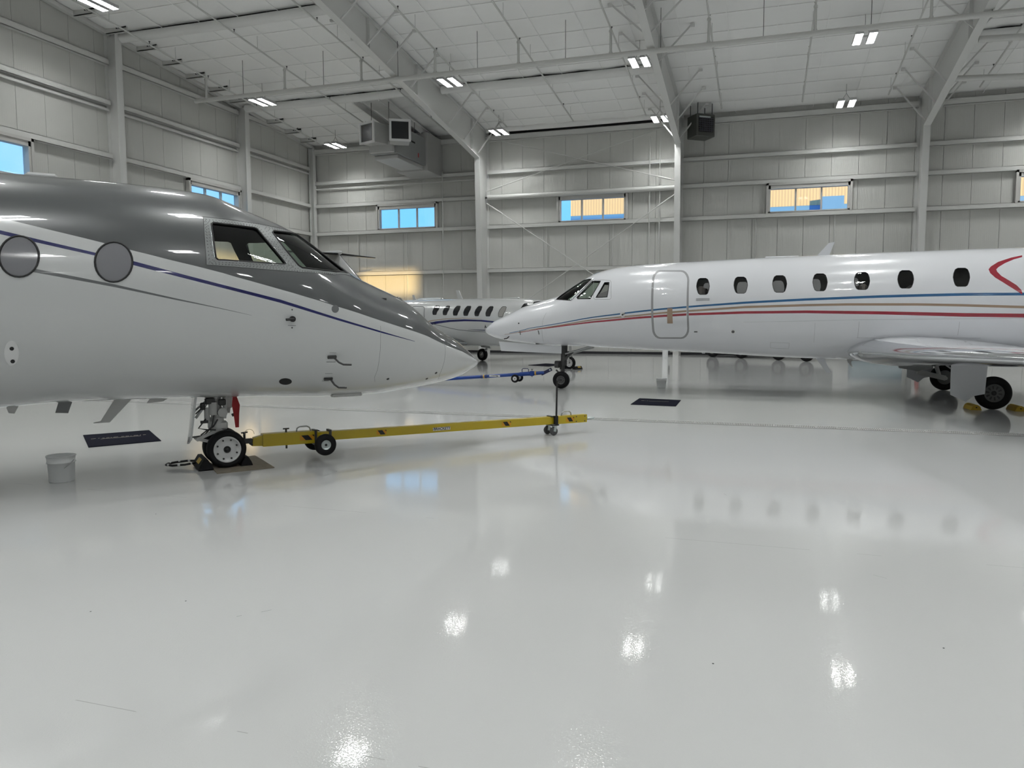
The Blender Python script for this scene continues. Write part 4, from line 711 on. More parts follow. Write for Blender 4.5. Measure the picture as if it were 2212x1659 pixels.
for nm,x in (('cockpit_bulkhead',-.5),('forward_bulkhead',2.1)):
    P=F1.P([x]*40,np.linspace(-math.pi/2,1.5*math.pi,41)[:40],-.04).tolist();MB().add(P,[tuple(range(40))]).build(nm,'liner_dark',fus1)
MB().box(-.5,1.9,-.7,.7,1.17,1.19).build('cockpit_deck','liner_dark',fus1)
MB().add([(1.15,-.75,1.2),(1.15,.75,1.2),(1.05,.75,1.93),(1.05,-.75,1.93),(1.75,-.6,1.2),(1.75,.6,1.2),(1.75,.6,1.90),(1.75,-.6,1.90)],[(0,3,2,1),(3,7,6,2),(4,5,6,7),(0,4,7,3),(1,2,6,5)]).build('instrument_panel','seat',fus1)
for y in (-.42,.42): MB().bbox(.05,.5,y-.22,y+.22,1.17,1.55,.04).bbox(.0,.14,y-.2,y+.2,1.5,2.02,.04).bbox(.0,.1,y-.1,y+.1,2.04,2.2,.03).build('pilot_seat','seat',fus1)
for q in (side,mirror(side)): patch('side_window_pane',F1,q,-.012,'cockpit_glass',fus1); seal('window_seal',F1,q,0,.010,'black',fus1)
for q in (wind,mirror(wind)): patch('windshield_pane',F1,q,-.012,'windshield_glass',fus1); seal('window_seal',F1,q,0,.010,'black',fus1)
for q in (side,mirror(side)):   # bright inner trim around the side window
    c0=np.mean(np.array(q),0);seal('window_trim',F1,[tuple(c0+(np.array(p)-c0)*1.035) for p in q],.002,.004,'chrome',fus1)
rv=MB()
def rivets(poly,sc,step):
    c0=np.mean(np.array(poly),0);pp=dens([tuple(c0+(np.array(p)-c0)*sc) for p in poly],step)
    for x,t in pp:
        if not inpoly(np.array([x]),np.array([t]),plate)[0] or any(inpoly(np.array([x]),np.array([t]),h_)[0] for h_ in (side,wind)): continue
        P=Vector(F1.P(x,t,0)[0]);n=Vector(F1.N(np.array([x]),np.array([t]))[0]);rv.cyl(P,P+n*.002,.0042,6)
for po,scs in ((side,(1.10,1.19)),(wind,(1.13,1.25)),(plate,(.97,))):
    for sc in scs: rivets(po,sc,.03)
stuff(rv.build('rivets','dark_steel',fus1))
ribbon('plate_seam',F1,[p for p in plate]+[plate[0]],.0,.0025,'black',fus1)
for n in ('j1_win1','j1_win2'):
    patch('cabin_window',F1,DEC[n],.002,'shade',fus1); seal('window_ring',F1,DEC[n],.003,.009,'black',fus1)
    patch('cabin_window',F1,mirror(DEC[n]),.002,'shade',fus1)
    xo=-1.15 if n=='j1_win1' else -2.3
for k in range(1,5):   # further cabin windows along the fuselage
    q=[(x-1.02*k,t) for x,t in DEC['j1_win1']]
    for qq in (q,mirror(q)): patch('cabin_window',F1,qq,.002,'shade',fus1); seal('window_ring',F1,qq,.003,.009,'black',fus1)
patch('static_port',F1,DEC['j1_port1'],.002,'stripe_grey',fus1,.03,.02); patch('drain_opening',F1,DEC['j1_oval'],.0015,'black',fus1,.03,.02)
patch('vent_plate',F1,DEC['j1_vent'],.002,'label_white',fus1,.03,.03); patch('vent_hole',F1,DEC['j1_vh1'],.004,'black',fus1,.02,.02); patch('vent_hole',F1,DEC['j1_vh2'],.004,'black',fus1,.02,.02)
for n in ('j1_seam1','j1_seam2'): ribbon('panel_seam',F1,DEC[n],-.0008,.0022,'stripe_grey',fus1)
for n in ('j1_m1','j1_m2','j1_m3','j1_m4','j1_m5'): ribbon('panel_mark',F1,DEC[n],0,.003,'stripe_grey',fus1)
for n in ('j1_h1','j1_h2','j1_h3'): p,nn=pt(F1,n); MB().cyl(p-nn*.003,p+nn*.003,.017,12).build('drain_hole','black',fus1)
for n in ('j1_dot1','j1_dot2'): p,nn=pt(F1,n); MB().cyl(p-nn*.003,p+nn*.002,.008,10).build('fastener','dark_steel',fus1)
p,nn=pt(F1,'j1_aoa'); MB().cyl(p-nn*.01,p+nn*.03,.03,16).cyl(p+nn*.03+Vector((.01,0,0)),p+nn*.04+Vector((-.075,0,-.005)),.014,10).build('angle_vane','black',fus1)
for n in ('j1_pit1','j1_pit2'):
    p,nn=pt(F1,n); a=p+nn*.0
    MB().obox(a+Vector((-.05,0,.01)),a+Vector((.045,0,.01)),.03,.055,0,nn).tube([a+Vector((.02,0,0)),a+nn*.05+Vector((.06,0,-.03)),a+nn*.08+Vector((.1,0,-.04)),a+nn*.08+Vector((.19,0,-.045))],.011,8).build('pitot_probe','dark_steel',fus1)
# blades and antennas below and above
def blade(name,pts,y,th,parent,mname='white_paint'):
    return MB().prism(pts,(0,y,0),(1,0,0),(0,0,1),th).build(name,mname,parent)
blade('blade_antenna',[(-1.59,.84),(-1.63,.71),(-1.515,.70),(-1.465,.84)],0,.02,j1,'stripe_grey')
blade('blade_antenna',[(-1.06,.86),(-1.225,.595),(-1.29,.585),(-1.29,.578),(-1.14,.578),(-.88,.86)],0,.025,j1,'duct')
blade('blade_antenna',[(-2.06,.84),(-2.03,.735),(-1.98,.725),(-1.92,.84)],0,.02,j1,'duct')
blade('blade_antenna',[(-.72,.84),(-.78,.76),(-.62,.77),(-.5,.84)],0,.02,j1,'duct')
MB().bbox(1.16,1.53,-.33,-.25,.745,.79,.012).build('belly_fairing','duct',j1)
MB().bbox(-1.78,-1.5,-.08,.08,3.05,3.11,.025).build('top_antenna','white_paint',j1)
ng=MB()
ng.cyl((-.07,0,.21),(-.07,0,.95),.038,16).cyl((-.07,0,.38),(-.07,0,.56),.075,20).cyl((-.07,0,.56),(-.08,0,.95),.06,16).bbox(-.16,.04,-.07,.07,.42,.52,.02)
ng.cyl((0,-.15,.21),(0,.15,.21),.028,14).obox((-.07,0,.3),(0,0,.21),.07,.07)
ng=ng.build('nose_gear','gear_grey',j1)
for s in (-1,1): wheel_parts(ng,(0,s*.135,.213),(0,s,0),.213,.165,.148,'hub_white',8)
MB().obox((-.1,-.05,.41),(-.29,-.05,.335),.05,.035).obox((-.29,-.05,.335),(-.06,-.05,.27),.05,.03).cyl((-.29,-.1,.335),(-.29,.1,.335),.02,10).cyl((-.11,-.09,.415),(-.11,.09,.415),.026,12).build('torque_link','gear_grey',ng)
MB().cyl((-.14,-.06,.78),(-.3,-.06,.57),.014,8).cyl((-.1,.06,.8),(-.3,.06,.63),.012,8).build('drag_rod','steel',ng)
MB().cyl((-.12,-.08,.6),(-.12,-.08,.74),.045,14).cyl((-.02,-.1,.62),(-.02,-.02,.62),.052,18).cyl((-.18,-.06,.52),(-.18,-.06,.68),.03,12).build('steering_actuator','gear_grey',ng)
MB().cyl((.0,-.06,.55),(.03,-.06,.82),.024,10).cyl((.06,.03,.6),(.1,.03,.83),.02,10).bbox(.0,.1,-.05,.05,.66,.8,.015).build('brace_arm','gear_grey',ng)
m=MB()
for a in ([(-.2,-.09,.56),(-.28,-.1,.46),(-.2,-.1,.44),(-.1,-.1,.43)],[(-.16,-.1,.8),(-.22,-.1,.7),(-.3,-.08,.62)],[(-.25,-.06,.38),(-.2,-.12,.43),(-.12,-.08,.47),(-.08,-.12,.55)],[(-.34,-.05,.36),(-.22,-.05,.37),(-.14,-.09,.46),(-.1,-.1,.66),(-.14,-.06,.8)]): m.tube(a,.008,6)
m.bbox(-.2,-.1,-.12,-.04,.72,.79,.01).bbox(-.06,.02,-.1,-.03,.7,.77,.01).bbox(-.25,-.2,-.1,-.05,.66,.74,.01).cyl((-.26,-.12,.53),(-.18,-.12,.53),.016,8).cyl((.08,-.08,.58),(.13,-.08,.6),.018,8)
m.build('hoses','gear_dark',ng)
MB().add([(-.30,-.22,.82),(-.27,.16,.82),(-.33,.16,.36),(-.375,-.05,.29),(-.365,-.22,.36),(-.325,-.22,.82),(-.295,.16,.82),(-.355,.16,.36),(-.395,-.05,.29),(-.385,-.22,.36)],[(0,1,2,3,4),(9,8,7,6,5),(0,5,6,1),(1,6,7,2),(2,7,8,3),(3,8,9,4),(4,9,5,0)]).build('gear_door','white_paint',ng)
fl=MB();poly=[(-.035,.79),(.012,.79),(.04,.70),(.03,.6),(.022,.45),(-.015,.45),(-.03,.6),(-.045,.70)]
o=fl.prism(poly,(.115,-.16,0),(1,0,0),(0,0,1),.006).build('safety_flag','red_cloth',ng)
MB().prism([(-.06,.83),(.02,.85),(.05,.82),(.0,.79),(-.05,.80)],(.1,-.2,0),(1,0,0),(0,0,1),.004).build('flag_tab','red_cloth',ng)
for s in (-1,1): wing('wing',[(.4,-6.2,4.6,1.0,.13),(1.3,-6.8,3.9,1.02,.12),(4.5,-8.6,2.6,1.25,.11),(9.2,-11.2,1.1,1.6,.1)],j1,['white_paint','chrome'],s=s)

# ================================================================== white jet with blue, tan and red stripes
F2=Fus(1,1.9,1.38,[.1,.3,.6,1.0,1.5,1.85,2.2,2.5,2.9,3.4,4.2,5.5,7,9,11.5,14,16,19],
 [1.5,1.636,1.771,1.949,2.099,2.192,2.402,2.579,2.758,2.852,2.9,2.946,2.985,3.022,3.044,3.04,2.98,2.8],[1.276,1.2,1.137,1.083,1.038,1.02,1.016,1.011,.994,.97,.935,.881,.81,.765,.75,.9,1.25,2.0],
 [0,.1,.3,.7,1.2,2,2.8,3.6,4.5,13,16,19],[0,.2,.34,.5,.66,.83,.94,1.02,1.06,1.06,.85,.3],[0,1,2,3,4.5,13,19],[1.38,1.5,1.65,1.82,1.93,1.93,2.4])
j2=empty('business_jet',(-4.59,17.85,0),math.pi)
tag(j2,'white business jet with blue, tan and red stripes and a grey-outlined cabin door','airplane')
sw=list(DEC['j2_sw_u'])+list(DEC['j2_sw_l'])[::-1]
polys=[]
for n,i in (('j2_blue',1),('j2_tan',2),('j2_red',3)): b_=band(n,-12.5); polys+=[(b_,i),(mirror(b_),i)]
polys+=[(dens(sw,.1),3),(mirror(dens(sw,.1)),3)]
do,di=dens(DEC['j2_door_o'],.05),dens(DEC['j2_door_i'],.05)
polys+=[(do,4)]
# inside of the door band the skin keeps its stripes
inner=[(di,0)]
for n,i in (('j2_blue',1),('j2_tan',2),('j2_red',3)):
    u,l=DEC[n+'_u'],DEC[n+'_l'];xs=np.linspace(min(p[0] for p in di)+.012,max(p[0] for p in di)-.012,10)
    iu=np.interp(xs,[p[0] for p in u][::-1],[p[1] for p in u][::-1]);il=np.interp(xs,[p[0] for p in l][::-1],[p[1] for p in l][::-1])
    inner.append((list(zip(xs.tolist(),iu.tolist()))+list(zip(xs.tolist(),il.tolist()))[::-1],i))
polys+=inner
wins=[DEC['j2_win%d'%i] for i in range(7)]; ck=[DEC['j2_wind'],DEC['j2_side1'],DEC['j2_side2']]
holes=[(dens(p,.05),'hole') for q in wins+ck for p in (q,mirror(q))]
X2=np.concatenate([gx(1.9,-2,110),np.linspace(-2.06,-17.0,190)])
fus2=cdt_mesh('fuselage',F2,X2,GT(101),polys+holes,0,['jet2_white','stripe_blue','stripe_tan','stripe_red','door_band'],j2)
cdt_mesh('cabin_liner',F2,np.linspace(-9.9,.2,150),GT(71),holes,-.05,['liner_dark'],fus2,outer=[(-9.9,-1.57),(.2,-1.57),(.2,4.71),(-9.9,4.71)],flip=True)
for nm,x in (('cabin_bulkhead',-9.9),('forward_bulkhead',.2)):
    P=F2.P([x]*40,np.linspace(-math.pi/2,1.5*math.pi,41)[:40],-.06).tolist();MB().add(P,[tuple(range(40))]).build(nm,'liner_dark',fus2)
MB().box(-9.8,-.6,-.72,.72,1.3,1.32).build('cabin_floor','liner_dark',fus2)
MB().box(-1.0,-.5,-.75,.75,1.4,2.12).build('instrument_panel','seat',fus2)
for y in (-.4,.4): MB().bbox(-1.75,-1.6,y-.2,y+.2,1.4,2.3,.04).build('pilot_seat','seat',fus2)
for x in (-3.3,-4.5,-5.3,-6.5,-7.6):
    for y in (-.6,.6): MB().bbox(x-.08,x+.08,y-.22,y+.22,1.32,2.35,.05).bbox(x,x+.5,y-.22,y+.22,1.32,1.75,.05).build('cabin_seat','beige',fus2)
for q in wins:
    for p in (q,mirror(q)): patch('cabin_window',F2,p,-.012,'cabin_glass',fus2,.08)
    seal('window_rim',F2,q,-.004,.007,'black',fus2)
for q,gn in zip(ck,('windshield_glass','cockpit_glass','cabin_glass')):
    for p in (q,mirror(q)): patch('cockpit_window',F2,p,-.01,gn,fus2); seal('window_seal',F2,p,0,.009,'black',fus2)
MB().add([],[])
w_=DEC['j2_wind']; 
# bright riveted strip along the windshield's rear edge
ix=[p for p in w_ if p[1]<1.15]; 
st=[DEC['j2_wind'][k] for k in range(10,15)]
P=F2.P([p[0] for p in st],[p[1] for p in st],.012).tolist(); MB().tube(P,.022,6).build('windshield_strip','chrome',fus2)
tm=.5*(min(p[1] for p in DEC['j2_side2'])+max(p[1] for p in DEC['j2_side2'])); lo_=[p for p in DEC['j2_side2'] if p[1]<=tm]
patch('shade_panel',F2,lo_,-.022,'pale_glass',fus2)
ribbon('window_surround',F2,list(DEC['j2_side2s'])+[DEC['j2_side2s'][0]],0,.004,'door_band',fus2)
patch('door_handle',F2,DEC['j2_handle'],.006,'stripe_tan',fus2)
ribbon('panel_seam',F2,DEC['j2_seam'],-.0005,.003,'door_band',fus2)
p,nn=pt(F2,'j2_port'); MB().cyl(p-nn*.01,p+nn*.006,.058,20).build('static_plate','label_white',fus2); MB().cyl(p+nn*.006,p+nn*.03,.018,10).obox(p+nn*.02,p+nn*.02+Vector((-.06,0,.03)),.012,.012).build('angle_vane','black',fus2)
p,nn=pt(F2,'j2_pitot'); MB().tube([p+Vector((-.07,0,.025)),p+nn*.05+Vector((-.01,0,-.005)),p+nn*.06+Vector((.06,0,-.008))],.013,8).build('pitot_probe','black',fus2)
p,nn=pt(F2,'j2_dot'); MB().cyl(p-nn*.01,p+nn*.004,.018,12).build('temperature_probe','black',fus2)
for a,b in (('j2_bl1a','j2_bl1b'),('j2_bl2a','j2_bl2b')):
    p,nn=pt(F2,a);q,_=pt(F2,b); MB().obox(p,q+nn*.03,.012,.02).build('strake','stripe_grey',fus2)
p,nn=pt(F2,'j2_disc'); MB().cyl(p-nn*.01,p+nn*.004,.05,18).build('light_ring','label_white',fus2); MB().cyl(p,p+nn*.012,.032,16).build('light_lens','hub_grey',fus2)
for n,wd in (('j2_txt',.14),('j2_box',.035)):
    p,nn=pt(F2,n)
    if n=='j2_txt':
        for r_ in range(2): MB().obox(p+Vector((-wd,0,.02-.03*r_))+nn*.002,p+Vector((wd,0,.02-.03*r_))+nn*.002,.004,.012).build('small_lettering','door_band',fus2)
    else: MB().obox(p+Vector((-wd,0,0))+nn*.002,p+Vector((wd,0,0))+nn*.002,.004,.04).build('small_lettering','stripe_grey',fus2)
ac=[(-5.0,.02),(-5.0,-.0)]
# rivet lines and access panel on the lower fuselage
def lined(pts,name='panel_seam',r=.003,mn='door_band'): ribbon(name,F2,pts,-.0008,r,mn,fus2)
lined([(-4.75,-.78),(-4.75,-.95),(-5.12,-.95),(-5.12,-.78),(-4.75,-.78)]);lined([(-4.2,-.33),(-6.3,-.27)],r=.0022);lined([(-6.42,-.3),(-6.42,-.62)],r=.003);lined([(-5.6,-.33),(-5.6,-.75)],r=.0022);lined([(-6.4,-.62),(-8.6,-.6)],r=.003);lined([(-8.2,-.3),(-8.2,-.55)],r=.003);lined([(-6.3,-.27),(-9.4,-.24)],r=.003)
blade('blade_antenna',[(-5.62,2.95),(-5.88,3.25),(-6.0,3.27),(-5.89,2.96)],0,.03,j2,'jet2_white')
blade('belly_antenna',[(-5.65,.86),(-5.92,.485),(-6.01,.487),(-5.83,.86)],0,.03,j2,'jet2_white')
blade('belly_antenna',[(-6.28,.84),(-6.33,.72),(-6.43,.60),(-6.40,.72),(-6.5,.84)],0,.03,j2,'duct')
blade('belly_antenna',[(-3.25,.95),(-3.3,.87),(-3.36,.87),(-3.38,.95)],0,.02,j2,'jet2_white')
MB().bbox(-5.3,-4.6,-.05,.05,2.96,3.0,.015).build('top_antenna','jet2_white',j2)
WS=[(.3,-6.25,3.9,.97,.15),(.8,-6.27,3.75,.975,.16),(1.1,-6.36,3.55,.98,.16),(1.4,-6.5,3.35,.985,.155),(1.8,-6.66,3.15,.99,.145),(3.0,-7.0,2.75,1.01,.13),(6.3,-7.9,1.95,1.10,.115),(9.0,-8.65,1.25,1.18,.11)]
for s in (-1,1):
    wg=wing('wing',WS,j2,['jet2_white','chrome'],s=s,le=.12)
    MB().cyl((-8.9,s*3.1,.86),(-10.3,s*3.1,.9),.09,14).build('flap_fairing','jet2_white',wg)
ll=MB().lathe([(.0005,.1),(.05,.09),(.09,.03),(.1,0)],(-6.50,1.2,.955),(.9,.43,0),16).build('landing_light','steel',j2)
n2=MB()
n2.cyl((-.06,0,.2),(-.06,0,1.1),.045,14).cyl((-.08,0,.55),(-.1,0,1.1),.075,16).cyl((0,-.1,.205),(0,.12,.205),.024,12).obox((-.06,0,.3),(0,.06,.205),.05,.05).bbox(-.02,.14,-.05,.05,.5,.66,.02)
n2=n2.build('nose_gear','gear_dark',j2)
wheel_parts(n2,(-.03,.04,.205),(0,1,0),.205,.15,.105,'hub_grey',8,'slots')
MB().cyl((.12,.06,.56),(.02,.06,.56),.07,14).cyl((-.02,.05,.34),(.1,.03,.44),.02,8).obox((-.1,.05,.68),(-.32,.05,.88),.05,.05).build('steering_unit','gear_dark',n2)
MB().cyl((-.13,.06,.83),(-.78,.06,1.02),.022,8).cyl((-.13,-.06,.8),(-.8,-.06,.98),.018,8).cyl((-.2,-.05,.8),(-.05,.02,.6),.02,8).build('drag_brace','steel',n2)
MB().prism([(-.089,1.02),(-.089,.842),(1.41,.892),(1.47,1.12),(.6,1.06)],(0,.25,0),(1,0,0),(0,0,1),.02).build('gear_door','jet2_white',n2)
MB().box(-.14,.55,-.2,.24,1.06,1.09).build('wheel_well','black',n2)
for s in (1,-1):
    mg=MB().cyl((-8.2,s*1.95,.85),(-8.0,s*1.95,.42),.07,14).obox((-8.0,s*1.9,.42),(-8.58,s*1.85,.285),.09,.11).cyl((-8.58,s*1.8,.285),(-8.58,s*2.0,.285),.04,12).cyl((-8.3,s*1.9,.85),(-8.45,s*1.88,.36),.045,12).build('main_gear','gear_grey',j2)
    wheel_parts(mg,(-8.58,s*1.98,.30),(0,s,0),.30,.19,.165,'hub_grey',8,'slots')
    MB().prism([(-7.83,.86),(-8.41,.86),(-8.385,.30),(-8.2,.255),(-8.09,.15),(-7.84,.27)],(0,s*2.24,0),(1,0,0),(0,0,1),.02).build('gear_door','jet2_white',mg)
    MB().cyl((-7.9,s*2.2,.7),(-7.75,s*1.7,.86),.015,8).build('door_link','steel',mg)
    MB().prism([(-7.2,.82),(-7.9,.82),(-7.85,.66),(-7.6,.58),(-7.25,.64)],(0,s*.5,0),(1,0,0),(0,0,1),.02).build('inner_door','duct_grey',mg)
    MB().prism([(-8.85,.85),(-9.05,.86),(-9.02,.80),(-9.1,.7),(-8.95,.74)],(0,s*2.6,0),(1,0,0),(0,0,1),.02).build('vent_scoop','duct_grey',mg)
for s in (-1,1):
    MB().lathe([(.36,0),(.44,-.06),(.47,-.3),(.47,-1.6),(.36,-2.6),(.2,-2.9)],(-10.8,s*1.55,2.35),(1,0,0),28).build('engine_nacelle','jet2_white',j2)
    MB().lathe([(.37,-.02),(.34,-.3),(.0005,-.35)],(-10.8,s*1.55,2.35),(1,0,0),28).build('engine_fan','gear_dark',j2)
    wing('tailplane',[(.0,-16.2,1.9,5.3,.1),(2.9,-17.3,1.0,5.35,.1)],j2,['jet2_white','chrome'],s=s)
wing('fin',[(2.6,-12.6,4.2,0,.08),(3.4,-14.0,3.0,0,.1),(5.3,-16.0,2.1,0,.1)],j2,['jet2_white','chrome'],vertical=True)

# ================================================================== white jet at the back with navy and tan swooshes
F3=Fus(-1,1.6,1.2,[.1,.3,.6,1.0,1.5,1.9,2.2,2.6,3.0,3.6,4.2,5,6,9,11.5,14.5],
 [1.334,1.446,1.563,1.688,1.825,1.972,2.123,2.254,2.332,2.369,2.389,2.407,2.417,2.43,2.4,2.25],[1.041,.971,.904,.843,.793,.756,.731,.715,.706,.70,.695,.69,.69,.70,1.0,1.75],
 [0,.1,.3,.7,1.2,2,2.8,3.6,4.5,9,12,14.5],[0,.18,.3,.44,.56,.7,.8,.85,.87,.87,.6,.2],[0,1,2,3,4.5,9,14.5],[1.2,1.3,1.4,1.5,1.56,1.56,2.0])
j3=empty('business_jet',(-6.07,24.91,0),-math.radians(22))
tag(j3,'white business jet with navy and tan swooshes parked behind the other two noses','airplane')
nv=band('j3_navy');tn=band('j3_tan');gy=band('j3_gray');n2_=band('j3_navy2')
X3=np.concatenate([gx(1.6,-2,70),np.linspace(-2.1,-12.8,90)])
fus3=cdt_mesh('fuselage',F3,X3,GT(81),[(p,i) for q,i in ((nv,1),(tn,2),(gy,3),(n2_,1)) for p in (q,mirror(q))],0,['white_paint','navy','stripe_tan','stripe_grey'],j3)
for i in range(7):
    q=DEC['j3_win%d'%i]
    for p in (q,mirror(q)): patch('cabin_window',F3,p,.003,'pale_glass' if i==6 else 'dark_glass',fus3,.08)
    seal('window_rim',F3,q,.003,.008,'black',fus3,5)
for n in ('j3_ck1','j3_ck2'):
    for p in (DEC[n],mirror(DEC[n])): patch('cockpit_window',F3,p,.003,'dark_glass',fus3); seal('window_seal',F3,p,.003,.01,'black',fus3,5)
seal('exit_outline',F3,DEC['j3_exit'],.001,.012,'stripe_grey',fus3,5)
q=DEC['j3_exit'];cx_=sum(p[0] for p in q)/len(q);ct_=sum(p[1] for p in q)/len(q)
patch('exit_emblem',F3,[(cx_-.08,ct_+.1),(cx_-.02,ct_+.02),(cx_+.1,ct_+.12),(cx_+.02,ct_+.04),(cx_-.02,ct_-.1),(cx_-.06,ct_+.02)],.003,'black',fus3)
x0,t0=DEC['j3_navy2_u'][-1]
patch('emblem',F3,[(x0-.06,t0+.05),(x0,t0+.23),(x0+.02,t0+.14),(x0+.1,t0+.06),(x0+.04,t0+.06),(x0,t0+.11)],.003,'black',fus3,.03,.03)
blade('blade_antenna',[(-4.9,2.38),(-5.1,2.73),(-5.25,2.74),(-5.15,2.38)],0,.03,j3); blade('blade_antenna',[(-7.4,2.4),(-7.55,2.62),(-7.65,2.62),(-7.6,2.4)],0,.03,j3)
MB().bbox(-2.9,-2.2,-.06,.06,2.37,2.42,.02).build('top_antenna','white_paint',j3)
for s in (-1,1):
    wing('wing',[(.4,-4.3,2.9,.82,.12),(.9,-4.5,2.5,.84,.12),(7.2,-4.9,1.2,1.2,.11)],j3,['white_paint','chrome'],s=s)
    MB().lathe([(.24,0),(.31,-.05),(.34,-.3),(.34,-1.3),(.24,-2.0),(.14,-2.2)],(-7.1,s*1.2,2.2),(1,0,0),24).build('engine_nacelle','white_paint',j3)
    MB().lathe([(.25,-.02),(.22,-.2),(.0005,-.25)],(-7.1,s*1.2,2.2),(1,0,0),24).build('engine_fan','gear_dark',j3)
    MB().lathe([(.25,.01),(.285,.0),(.315,-.05),(.315,-.06)],(-7.1,s*1.2,2.2),(1,0,0),24).build('engine_lip','chrome',j3)
    MB().box(-8.4,-7.4,s*.5-.3,s*.5+.3,2.1,2.25).build('engine_pylon','white_paint',j3)
    wing('tailplane',[(0,-12.15,1.25,4.48,.1),(2.6,-12.92,.6,4.5,.1)],j3,['white_paint','black'],s=s,le=.13)
    mg=MB().cyl((-5.6,s*2.1,.75),(-5.6,s*2.1,.5),.05,10).obox((-5.6,s*2.1,.5),(-5.85,s*2.06,.24),.06,.08).cyl((-5.85,s*2.0,.24),(-5.85,s*2.2,.24),.03,10).build('main_gear','gear_grey',j3)
    wheel_parts(mg,(-5.85,s*2.1,.245),(0,s,0),.245,.17,.13,'hub_grey',8,'plain')
    MB().prism([(-5.1,.8),(-5.6,.78),(-5.45,.56),(-4.95,.52)],(0,s*1.6,0),(1,0,0),(0,0,1),.02).build('gear_door','white_paint',mg)
wing('fin',[(2.15,-7.6,5.2,0,.05),(2.55,-9.6,3.6,0,.07),(3.23,-10.67,2.75,0,.09),(4.45,-12.18,1.5,0,.1)],j3,['white_paint','chrome'],vertical=True,le=.02)
MB().lathe([(.0005,.0),(.06,-.03),(.11,-.2),(.12,-1.0),(.09,-1.5),(.0005,-1.75)],(-12.05,0,4.53),(1,0,0),16).build('tail_cap','white_paint',j3)
n3=MB().cyl((0,0,.2),(0,0,.8),.04,12).obox((0,-.11,.18),(0,-.09,.5),.05,.02).obox((0,.11,.18),(0,.09,.5),.05,.02).box(-.03,.03,-.11,.11,.47,.52).cyl((0,-.12,.19),(0,.12,.19),.02,10).build('nose_gear','gear_grey',j3)
wheel_parts(n3,(-.01,0,.205),(0,-1,0),.205,.13,.135,'hub_white',8)
MB().cyl((-.02,-.05,.55),(-.75,-.05,.82),.016,8).cyl((-.02,.05,.52),(-.75,.05,.78),.014,8).build('drag_brace','gear_dark',n3)
# ------------------------------------------------------------------ towbars
tb=empty('towbar',(-5.79,7.21,0),math.atan2(.749,.662)); tag(tb,'long yellow aircraft towbar with black wheels, coupled to the grey and white jet','towbar')
zc=lambda x: .266-.0118*x
def barbox(x0,x1,w_,h_,name,mn,n=None):
    m=MB();p=(x0,0,zc(x0));q=(x1,0,zc(x1));m.obox(p,q,w_,h_);return m.build(name,mn,tb)
barbox(.42,1.06,.12,.145,'head_sleeve','yellow'); barbox(1.0,4.5,.095,.105,'tube','yellow'); barbox(4.5,5.04,.1,.112,'rear_sleeve','yellow')
MB().add([(.30,-.035,zc(.3)-.06),(.42,-.045,zc(.42)-.065),(.42,.045,zc(.42)-.065),(.30,.035,zc(.3)-.06),(.32,-.035,zc(.3)+.035),(.42,-.045,zc(.42)+.055),(.42,.045,zc(.42)+.055),(.32,.035,zc(.3)+.035)],[(0,3,2,1),(4,5,6,7),(0,1,5,4),(1,2,6,5),(2,3,7,6),(3,0,4,7)]).build('head_block','yellow',tb)
MB().bbox(.2,.31,-.03,.03,.235,.29,.006).cyl((.225,0,.2),(.225,0,.36),.014,8).cyl((.19,0,.36),(.26,0,.365),.009,8).cyl((.295,-.05,.225),(.295,.05,.225),.014,10).build('coupling_pin','dark_steel',tb)
MB().tube([(.22+.055+.055*math.cos(t),-.02,.34+.06*math.sin(t)) for t in [math.pi*k/12 for k in range(13)]],.0025,5).build('pin_wire','steel',tb)
MB().cyl((.70,0,zc(.7)-.12),(.70,0,zc(.7)+.12),.012,8).cyl((.665,0,zc(.7)+.115),(.735,0,zc(.7)+.115),.009,6).build('shear_pin','dark_steel',tb)
for x0 in (.82,4.62):
    z=zc(x0)+(.07 if x0<1 else .056); L=.17
    MB().tube([(x0,0,z),(x0+.01,0,z+.04),(x0+.04,0,z+.058),(x0+L-.04,0,z+.058),(x0+L-.01,0,z+.04),(x0+L,0,z)],.009,8).build('handle','steel',tb)
for s in (-1,1):
    wh=wheel_parts(tb,(1.1,s*.225,.178),(0,s,0),.128,.085,.058,'zinc',4,'plain',('wheel_tyre','wheel_hub'))
MB().cyl((1.1,-.24,.178),(1.1,.24,.178),.016,10).bbox(1.02,1.2,-.07,.07,.15,.2,.01).build('axle','dark_steel',tb)
MB().box(1.02,1.05,-.065,.065,zc(1)-.075,zc(1)+.085).box(1.2,1.23,-.06,.06,zc(1.2)-.07,zc(1.2)+.075).build('axle_clamp','dark_steel',tb)
for s,y in ((-1,-.06),(1,.1)):
    x=4.46; 
    MB().lathe([(.0005,-.018),(.04,-.02),(.058,-.016),(.063,0),(.058,.016),(.04,.02),(.0005,.018)],(x-.01,y,.063),(0,1,0),24).build('caster_wheel','caster',tb)
    MB().obox((x-.01,y-.028,.06),(x+.005,y-.028,.135),.006,.04,0,(1,0,0)).obox((x-.01,y+.028,.06),(x+.005,y+.028,.135),.006,.04,0,(1,0,0)).box(x-.03,x+.035,y-.032,y+.032,.132,.142).build('caster_fork','zinc',tb)
MB().bbox(4.40,4.52,-.1,.14,.142,.165,.005).build('caster_plate','dark_steel',tb)
MB().cyl((4.475,-.085,.15),(4.49,-.085,.79),.013,10).box(4.45,4.5,-.1,-.06,zc(4.47)-.07,zc(4.47)+.07).build('lift_lever','black',tb)
MB().box(4.41,4.45,-.06,.06,zc(4.4)+.05,zc(4.4)+.065).build('lever_clamp','dark_steel',tb)
MB().tube([(5.12+.062*math.cos(2*math.pi*k/20),.052*math.sin(2*math.pi*k/20),.2) for k in range(20)],.016,8,0,True).bbox(5.03,5.075,-.03,.03,.175,.225,.006).build('tow_eye','zinc',tb)
